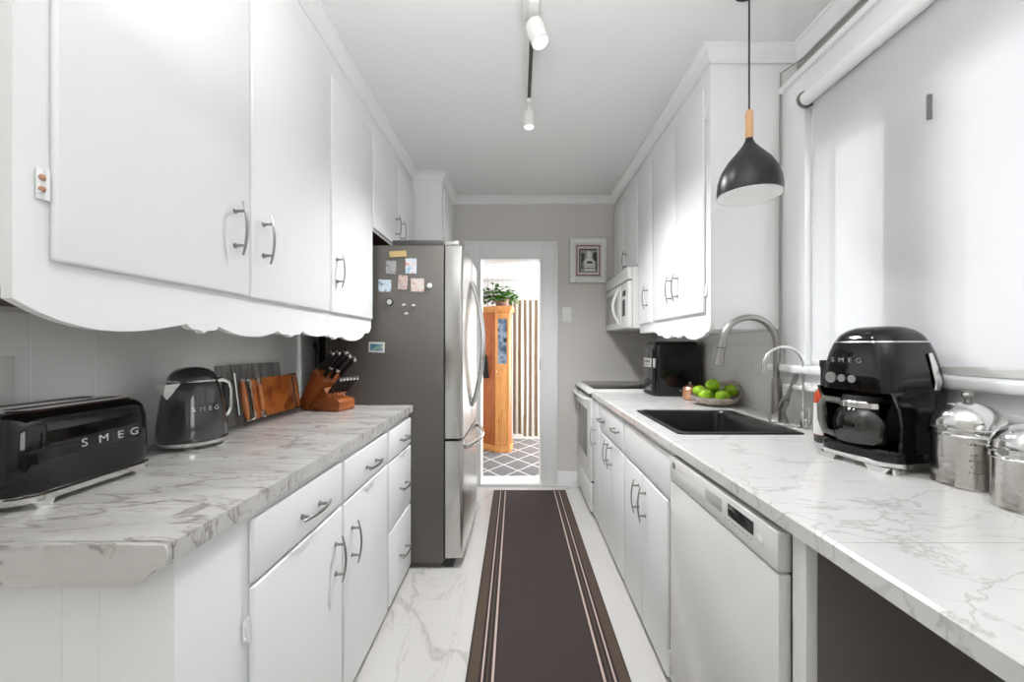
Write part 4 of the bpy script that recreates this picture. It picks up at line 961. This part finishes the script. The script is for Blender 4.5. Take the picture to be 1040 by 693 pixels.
# ------------------------------------------------------------------ canisters
def canister(label, x, y, R, hb, hd, rot):
    o = thing('canister', label, 'canister', (x, y, ZT), rot, 'engraved silver canisters', False)
    MB().lathe([(R*.98, 0), (R*1.02, .003), (R*1.0, .008), (R, hb*.9), (R*1.0, hb)], (0, 0, 0), 48).build('body', M['canister'], o)
    MB().lathe([(R*1.03, hb-.014), (R*1.07, hb-.011), (R*1.03, hb-.008), (R*1.03, hb-.002), (R*1.09, hb+.002), (R*1.09, hb+.006), (R*1.0, hb+.010)], (0, 0, 0), 48).build('rim', M['chrome'], o)
    pr = [(R*1.05*math.cos(PI/2*i/10), hb+.008+hd*math.sin(PI/2*i/10)) for i in range(11)]
    ld = MB().lathe(pr, (0, 0, 0), 48).build('lid', M['chrome'], o)
    z = hb+.008+hd; MB().lathe([(.006, z-.001), (.005, z+.006), (.011, z+.010), (.012, z+.015), (.009, z+.020), (.0105, z+.0225), (.003, z+.025)], (0, 0, 0), 24).build('knob', M['nickel'], ld)
    b = MB()
    for s in (1,):
        b.lathe([(.0085, -.003), (.0085, .003)], (-R*1.08, 0, hb+.004), 14, axis='x')
    b.build('side_knob', M['nickel'], o)
    b = MB()
    for k, ln in enumerate((.9, .55, .7, .62, .75)):
        z = hb*(.72-.1*k) if k else hb*.80
        nn = 26
        for i in range(nn):
            if random.random() < .25: continue
            t0 = -2.55+(1-ln)*.25+ln*1.15*i/nn; t1 = t0+ln*1.15/nn*.6
            r = R+.0006; a1 = (r*math.cos(t0), r*math.sin(t0)); a2 = (r*math.cos(t1), r*math.sin(t1)); dz = .002*math.sin(i*2.1+k)
            b.tube([(a1[0], a1[1], z+dz), (a2[0], a2[1], z-dz)], .0008 if k else .0014, 5)
    b.build('engraving', M['engrave'], o)
    return o
canister('larger engraved silver canister with domed lid right of the coffee machine', 1.066, .945, .062, .132, .058, .1)
canister('smaller engraved silver canister cut off by the right edge of the photo', 1.030, .795, .058, .115, .052, 0)

# ------------------------------------------------------------------ bowl of apples, copper pot, black appliance
bw = thing('fruit_bowl', 'rustic grey-brown wooden fruit bowl of green apples behind the sink', 'bowl', (1.088, 2.205, ZT), 0, None, False)
b = MB(); prof = [(.05, 0), (.075, .006), (.105, .028), (.128, .056), (.138, .080), (.134, .082), (.122, .060), (.098, .034), (.070, .014), (0, .010)]
seg = 48; rings = []
for r, z in prof:
    rg2 = []
    for i in range(seg):
        t = 2*PI*i/seg; up = .60+.95*(max(0, math.cos(t-.55)))**1.4*(z/.08); k2 = .97+.04*math.sin(3*t)+.05*math.cos(t)
        rg2.append((r*k2*math.cos(t), r*k2*math.sin(t)*.9, z*up))
    rings.append(rg2)
b.loft(rings); b.build('bowl_body', M['bowl'], bw)
def apple_thing(label):
    o = thing('green_apple', label, 'apple', (0, 0, 0), 0, 'green apples in the bowl', False)
    pr = []
    for i in range(17):
        t = PI*i/16; r = .037*math.sin(t)*(1+.08*math.cos(t)); z = -.033*math.cos(t)
        if t > 2.6: z -= .008*((t-2.6)/.54)**2
        if t < .5: z += .005*((.5-t)/.5)**2
        pr.append((r, z))
    MB().lathe(pr, (0, 0, 0), 28).build('fruit', M['apple'], o)
    MB().tube([(0, 0, .020), (.002, 0, .034), (.005, 0, .042)], .0014, 6).build('stem', M['stem'], o); return o
ap = apple_thing('x')
A = [(-.064, -.034, .060, .3, 'green apple at the front left of the bowl'), (.014, -.060, .058, -.2, 'green apple at the front centre of the bowl'),
     (-.006, .002, .112, .1, 'green apple on top in the middle of the heap'), (-.058, .048, .072, .4, 'green apple at the back left, partly hidden'),
     (.082, -.016, .083, -.35, 'green apple at the right side of the bowl'), (.030, .060, .060, .2, 'green apple at the back of the bowl')]
for i, (x, y, z, t, l) in enumerate(A):
    o = ap if i == 0 else copy_thing(ap)
    o.location = (1.085+x, 2.205+y, ZT+z); o.rotation_euler = (t, t*.7, t*3); o['label'] = l
cpn = thing('copper_pot', 'tiny lidded hammered copper pot between the fruit bowl and the black appliance', 'pot', (1.050, 2.43, ZT), 0, None, False)
MB().lathe([(.034, 0), (.042, .006), (.045, .03), (.042, .055), (.045, .066), (.044, .068)], (0, 0, 0), 28).build('body', M['copper'], cpn)
MB().lathe([(.044, .068), (.038, .078), (.02, .086), (.006, .09)], (0, 0, 0), 28).build('lid', M['copper'], cpn)
MB().lathe([(.004, .089), (.010, .098), (.006, .107)], (0, 0, 0), 16).build('knob', M['nickel'], cpn)
MB().tube([(.04, 0, .05), (.065, -.004, .085), (.088, -.008, .090), (.105, -.01, .065)], .004, 8).build('handle', M['blackmatte'], cpn)
MB().tube([(-.044, 0, .05), (-.062, 0, .056)], [.004, .008], 10).build('side_grip', M['nickel'], cpn)
bx = thing('countertop_cooker', 'tall glossy black countertop appliance with a silver label next to the stove', 'appliance', (1.035, 2.70, ZT))
b = MB(); q_ = []
b.rloft([(ZT+.012, .150, .112, .035, 1.045, 2.70), (ZT+.022, .157, .118, .04, 1.045, 2.70), (ZT+.20, .157, .118, .04, 1.045, 2.70), (ZT+.33, .154, .115, .04, 1.045, 2.70), (ZT+.355, .14, .10, .04, 1.045, 2.70)], 8); b.build('body', M['black'], bx)
b = MB(); b.rloft([(ZT, .155, .116, .04, 1.045, 2.70), (ZT+.012, .166, .126, .045, 1.042, 2.70), (ZT+.02, .160, .12, .045, 1.044, 2.70)], 8); b.build('base', M['blackmatte'], bx)
b = MB(); b.box(.880, .890, 2.62, 2.78, ZT+.03, ZT+.31, .004); b.build('front_panel', mat('smoked_panel', (.03, .03, .03), .12), bx)
b = MB(); b.box(.876, .8805, 2.63, 2.775, ZT+.185, ZT+.245, .001); b.box(.887, .90, 2.598, 2.63, ZT+.185, ZT+.245, .002); lb = b.build('label_plate', mat('silver_plate', (.58, .57, .54), .35, .3), bx)
b = MB()
for k in range(6): b.box(.8745, .8762, 2.645+k*.02, 2.655+k*.02, ZT+.215, ZT+.232)
b.box(.8745, .8762, 2.65, 2.75, ZT+.200, ZT+.204); b.build('label_marks', M['ink'], lb)

# power cord in the gap by the fridge
o = MB().tube([(-1.16, 2.30, 1.02), (-1.155, 2.29, 1.10), (-1.165, 2.30, 1.18), (-1.15, 2.28, 1.235), (-1.165, 2.29, 1.255), (-1.175, 2.30, 1.24), (-1.16, 2.31, 1.19)], .006, 8).build('power_cord', M['blackmatte'])
tag(ctr(o), 'black power cord hanging in the gap between left wall and refrigerator', 'cord')
struct('gap_shade', MB().box(XL+.001, -1.10, 2.44, 2.46, 0, 1.868).box(XL+.0005, XL+.006, 2.18, 2.44, 1.32, 1.868), M['darkgap'])  # dark sheets standing in for the shade in the fridge gap

# ------------------------------------------------------------------ back room
BY = 5.62; BX0, BX1, BZ = -1.3, 1.25, 2.17
struct('floor_back', MB().box(BX0, BX1, YB+.19, BY, -.1, -.002), mat('back_room_floor', (.55, .53, .50), .5))
bwall = MB(); ox0, ox1, oz0, oz1 = -.30, 1.05, .25, 1.86
bwall.box(BX0, ox0, BY, BY+.1, 0, BZ); bwall.box(ox1, BX1, BY, BY+.1, 0, BZ); bwall.box(ox0, ox1, BY, BY+.1, 0, oz0); bwall.box(ox0, ox1, BY, BY+.1, oz1, BZ)
struct('wall_back_room', bwall, M['bead'])
struct('wall_back_room_left', MB().box(BX0-.1, BX0, YB+.19, BY+.1, 0, BZ), M['beadboard'])
bw2 = MB(); bw2.box(BX1, BX1+.1, YB+.19, BY+.1, 0, .4); bw2.box(BX1, BX1+.1, YB+.19, BY+.1, 2.0, BZ); bw2.box(BX1, BX1+.1, YB+.19, 4.0, .4, 2.0); bw2.box(BX1, BX1+.1, 5.5, BY+.1, .4, 2.0)
struct('wall_back_room_right', bw2, M['beadboard'])
struct('ceiling_back_room', MB().box(BX0, BX1, YB+.19, BY, BZ, BZ+.08), M['bead'])
struct('trim_9', MB().box(BX0, BX1, BY-.03, BY, BZ-.035, BZ, .004), mat('trim_grey_white', (.6, .6, .6), .5))
wf2 = MB()
for a, b_ in ((ox0, ox0+.04), (.36, .40), (ox1-.04, ox1)): wf2.box(a, b_, BY+.02, BY+.07, oz0, oz1)
wf2.box(ox0, ox1, BY+.02, BY+.07, oz0, oz0+.04); wf2.box(ox0, ox1, BY+.02, BY+.07, oz1-.04, oz1)
wo = struct('window_2', wf2, M['whitetrim'])
MB().box(ox0+.04, ox1-.04, BY+.04, BY+.045, oz0+.04, oz1-.04).build('window_glass', M['glass'], wo)
wf3 = MB(); wf3.box(BX1+.02, BX1+.07, 4.0, 5.5, .4, .44); wf3.box(BX1+.02, BX1+.07, 4.0, 5.5, 1.96, 2.0); wf3.box(BX1+.02, BX1+.07, 4.0, 4.04, .44, 1.96); wf3.box(BX1+.02, BX1+.07, 5.46, 5.5, .44, 1.96)
wo = struct('window_3', wf3, M['whitetrim'])
MB().box(BX1+.04, BX1+.045, 4.04, 5.46, .44, 1.96).build('window_glass', M['glass'], wo)
lr = MB().box(-1.1, 1.0, 3.73, 5.25, -.002, .008, .002).build('area_rug', M['lattice'], None, (0, 4.5, 0)); lr.location = (0, 4.5, .0)
tag(lr, 'grey area rug with a white lattice pattern in the room beyond the doorway', 'rug')
# curtains
def curtain(x0, x1, y, ztop, zbot, label, amp=.022, waves=5, ph=0):
    mb = MB(); n, m_ = 60, 8; rings = []
    for j in range(m_+1):
        z = zbot+(ztop-zbot)*j/m_; r = []
        for side in (0, 1):
            rng = range(n+1) if side == 0 else range(n, -1, -1)
            for i in rng:
                t = i/n; fl = 1-.25*math.sin(PI*(1-j/m_))*.3
                x = (x0+x1)/2+((x1-x0)/2)*(2*t-1)*fl
                r.append((x, y+amp*math.sin(2*PI*waves*t+ph)*(1.1-.3*j/m_)+(.004 if side else 0), z))
        rings.append(r)
    mb.loft(rings); o = mb.build('curtain', M['curtain']); return tag(ctr(o), label, 'curtain', 'striped curtains in the back room')
curtain(-.13, .062, 5.36, 1.85, .05, 'striped beige and olive curtain, left one, half hidden by the tall wooden cabinet', waves=3)
curtain(.072, .300, 5.34, 1.85, .02, 'striped beige and olive curtain, right one beside the door frame', waves=3, ph=1)
cr = thing('curtain_rod', 'thin white curtain rod holding the striped curtains in the back room', 'rod', (.3, 5.35, 1.86))
MB().tube([(-.5, 5.35, 1.862), (1.1, 5.35, 1.862)], .009, 10).box(-.51, -.49, 5.35, BY, 1.855, 1.869).box(1.09, 1.11, 5.35, BY, 1.855, 1.869).build('rod', M['plastic'], cr)
# curio cabinet
cu = thing('curio_cabinet', 'tall honey oak curio cabinet with glass window in the room beyond the doorway', 'cabinet', (-.25, 4.75, 0))
y0 = 4.60; fpt = [(-.262, y0), (-.100, y0), (-.078, 4.72), (-.078, 4.98), (-.48, 4.98), (-.48, 4.78)]
b = MB(); b.prism(fpt, 'z', .06, 1.615, .003); b.build('body', M['honeydark'], cu)
def off(pts, d):
    cx = sum(p[0] for p in pts)/len(pts); cy = sum(p[1] for p in pts)/len(pts)
    return [(cx+(x-cx)*(1+d), cy+(y-cy)*(1+d)) for x, y in pts]
b = MB(); b.prism(off(fpt, .10), 'z', 0, .045, .004); b.prism(off(fpt, .06), 'z', .045, .075, .004); b.build('plinth', M['honey'], cu)
b = MB(); b.prism(off(fpt, .08), 'z', 1.615, 1.64, .004); b.prism(off(fpt, .20), 'z', 1.64, 1.685, .006); b.build('crown', M['honey'], cu)
b = MB(); wz0, wz1 = 1.02, 1.54
b.box(-.262, -.232, y0-.014, y0-.0005, .08, 1.61, .002); b.box(-.128, -.100, y0-.014, y0-.0005, .08, 1.61, .002); b.box(-.232, -.128, y0-.014, y0-.0005, wz1, 1.61, .002)
b.box(-.232, -.128, y0-.012, y0-.0005, .12, wz0, .002); b.box(-.232, -.128, y0-.014, y0-.0005, .08, .12, .002); b.box(-.18, -.174, y0-.0135, y0-.012, .14, wz0-.02)
dr_ = b.build('door', M['honey'], cu)
MB().box(-.232, -.128, y0-.006, y0-.002, wz0, wz1).build('door_glass', blobs('blue_glass_reflection', [(.03, .035, .05), (.16, .24, .36), (.35, .45, .58), (.03, .03, .04)], 9, .08), dr_)
MB().sphere((-.247, y0-.022, .93), .010, 12).build('knob', M['chrome'], dr_)
o = MB().prism([(-.415, 1.125), (-.385, 1.135), (-.36, 1.125), (-.335, .86), (-.42, .86)], 'y', 4.625, 4.643, .003).build('cloth_bag', M['cloth_black'])
tag(ctr(o), 'black cloth bag hanging on the left side of the oak curio cabinet', 'bag')
cu.location.z = .0085
# potted pothos
pp = thing('potted_plant', 'trailing green potted plant on top of the oak curio cabinet', 'plant', (-.25, 4.76, 1.6945), 0, None, False)
MB().lathe([(.055, 0), (.075, .03), (.085, .08), (.08, .10), (.074, .10), (.07, .085), (0, .085)], (.06, 0, 0), 24).build('pot', M['potpink'], pp)
b = MB()
def leaf(p, d, sz):
    d = Vector(d).normalized(); s = d.cross(Vector((0, 0, 1)))
    s = s.normalized() if s.length > .01 else Vector((1, 0, 0)); u = s.cross(d); P = Vector(p)
    o_ = [(0, 0, 0), (.25, .42, .06), (.6, .36, .08), (1, 0, -.05), (.6, -.36, .08), (.25, -.42, .06)]
    vs = [b.bm.verts.new(P+d*a_*sz+s*b2*sz+u*c_*sz) for a_, b2, c_ in o_]; mid = b.bm.verts.new(P+d*.5*sz)
    for i in range(6): b.face([mid, vs[i], vs[(i+1) % 6]])
for i in range(330):
    a_ = random.uniform(0, 2*PI); r = random.random()**.6; x = .0+.24*r*math.cos(a_); y = .12*r*math.sin(a_); z = .09+.15*(1-r*r)*random.random()+random.uniform(-.05, .06)
    leaf((x, y, z), (math.cos(a_)+random.uniform(-.5, .5), math.sin(a_)-.3, random.uniform(-.5, .6)), random.uniform(.045, .075))
b.build('foliage', M['leaf'], pp, smooth=False)
b = MB()
for i in range(12):
    a_ = 2*PI*i/12; b.tube([(.06+.02*math.cos(a_), .02*math.sin(a_), .085), (.04+.1*math.cos(a_), .05*math.sin(a_), .13), (.18*math.cos(a_), .08*math.sin(a_), .12)], .002, 5)
b.build('stems', mat('green_stem', (.12, .25, .05), .6), pp)
dh = MB().box(DX1-.020, DX1-.0145, YB+.05, YB+.075, 1.02, 1.12, .001).build('strike_plate', M['nickel']); tag(ctr(dh), 'metal strike plate on the right side of the door frame', 'plate')

# ------------------------------------------------------------------ light
wd = bpy.data.worlds.new('World'); SC.world = wd; wd.use_nodes = True
bg = wd.node_tree.nodes['Background']; bg.inputs[0].default_value = (.96, .98, 1, 1); bg.inputs[1].default_value = 1.9
def area(name, loc, rot, sx, sy, e, col=(1, 1, 1)):
    l = bpy.data.lights.new(name, 'AREA'); l.shape = 'RECTANGLE'; l.size = sx; l.size_y = sy; l.energy = e; l.color = col
    o = bpy.data.objects.new(name, l); COL.objects.link(o); o.location = loc; o.rotation_euler = rot; return o
portal = area('window_portal', (XR+.06, .43, 1.6), (0, PI/2, 0), 1.2, 2.5, 1); portal.data.cycles.is_portal = True
area('added_side_fill', (XR+.10, -1.65, 1.6), (0, PI/2, 0), 1.2, 1.2, 18, (.97, .985, 1))  # added fill light shining in through the added side window
pp2 = area('window_portal', (XR+.06, -1.65, 1.6), (0, PI/2, 0), 1.3, 1.3, 1); pp2.data.cycles.is_portal = True  # portal for the added side window
area('extra_daylight_back_room', (BX1+.2, 4.75, 1.2), (0, PI/2, 0), 1.5, 1.4, 62)  # extra light added outside the right window to lift the back room
area('extra_daylight_back_room_far', (.4, BY+.25, 1.1), (-PI/2, 0, 0), 1.3, 1.6, 24)  # extra light added behind the far window for the same room
area('added_uplight', (0, .25, 1.85), (PI, 0, 0), .6, .6, 21, (.98, .99, 1))  # added fill: unseen uplight above the camera, bounced off the ceiling
l = bpy.data.lights.new('spot_lamp', 'SPOT'); l.color = (.96, .98, 1); l.energy = 112; l.spot_size = 2.5; l.spot_blend = 1.0; l.shadow_soft_size = .07
o = bpy.data.objects.new('spot_lamp', l); COL.objects.link(o); o.location = (tx, 2.09, 2.378)
l2 = l.copy(); l2.energy = 6; l2.spot_size = 2.2; o2 = bpy.data.objects.new('spot_lamp_near', l2); COL.objects.link(o2); o2.location = a0+dr*.10; o2.rotation_euler = Vector((0, 0, -1)).rotation_difference(dr).to_euler()

l = bpy.data.lights.new('pendant_bulb_light', 'POINT'); l.energy = .1; l.shadow_soft_size = .035
o = bpy.data.objects.new('pendant_bulb_light', l); COL.objects.link(o); o.location = (px, py, 1.815)
# ------------------------------------------------------------------ camera
cam = bpy.data.cameras.new('Camera'); co = bpy.data.objects.new('Camera', cam); COL.objects.link(co)
co.location = (0, 0, H); co.rotation_euler = (PI/2, 0, 0)
cam.sensor_width = 36; cam.lens = F/1040*36; cam.shift_x = -(CX-520)/1040; cam.shift_y = (CY-346.5)/1040; cam.clip_start = .02
SC.camera = co
vs = SC.view_settings; vs.view_transform = 'Standard'; vs.look = 'None'; vs.gamma = 1; vs.use_curve_mapping = False; vs.exposure = 0.29
for o in bpy.data.objects:
    if '_o' in o: del o['_o']
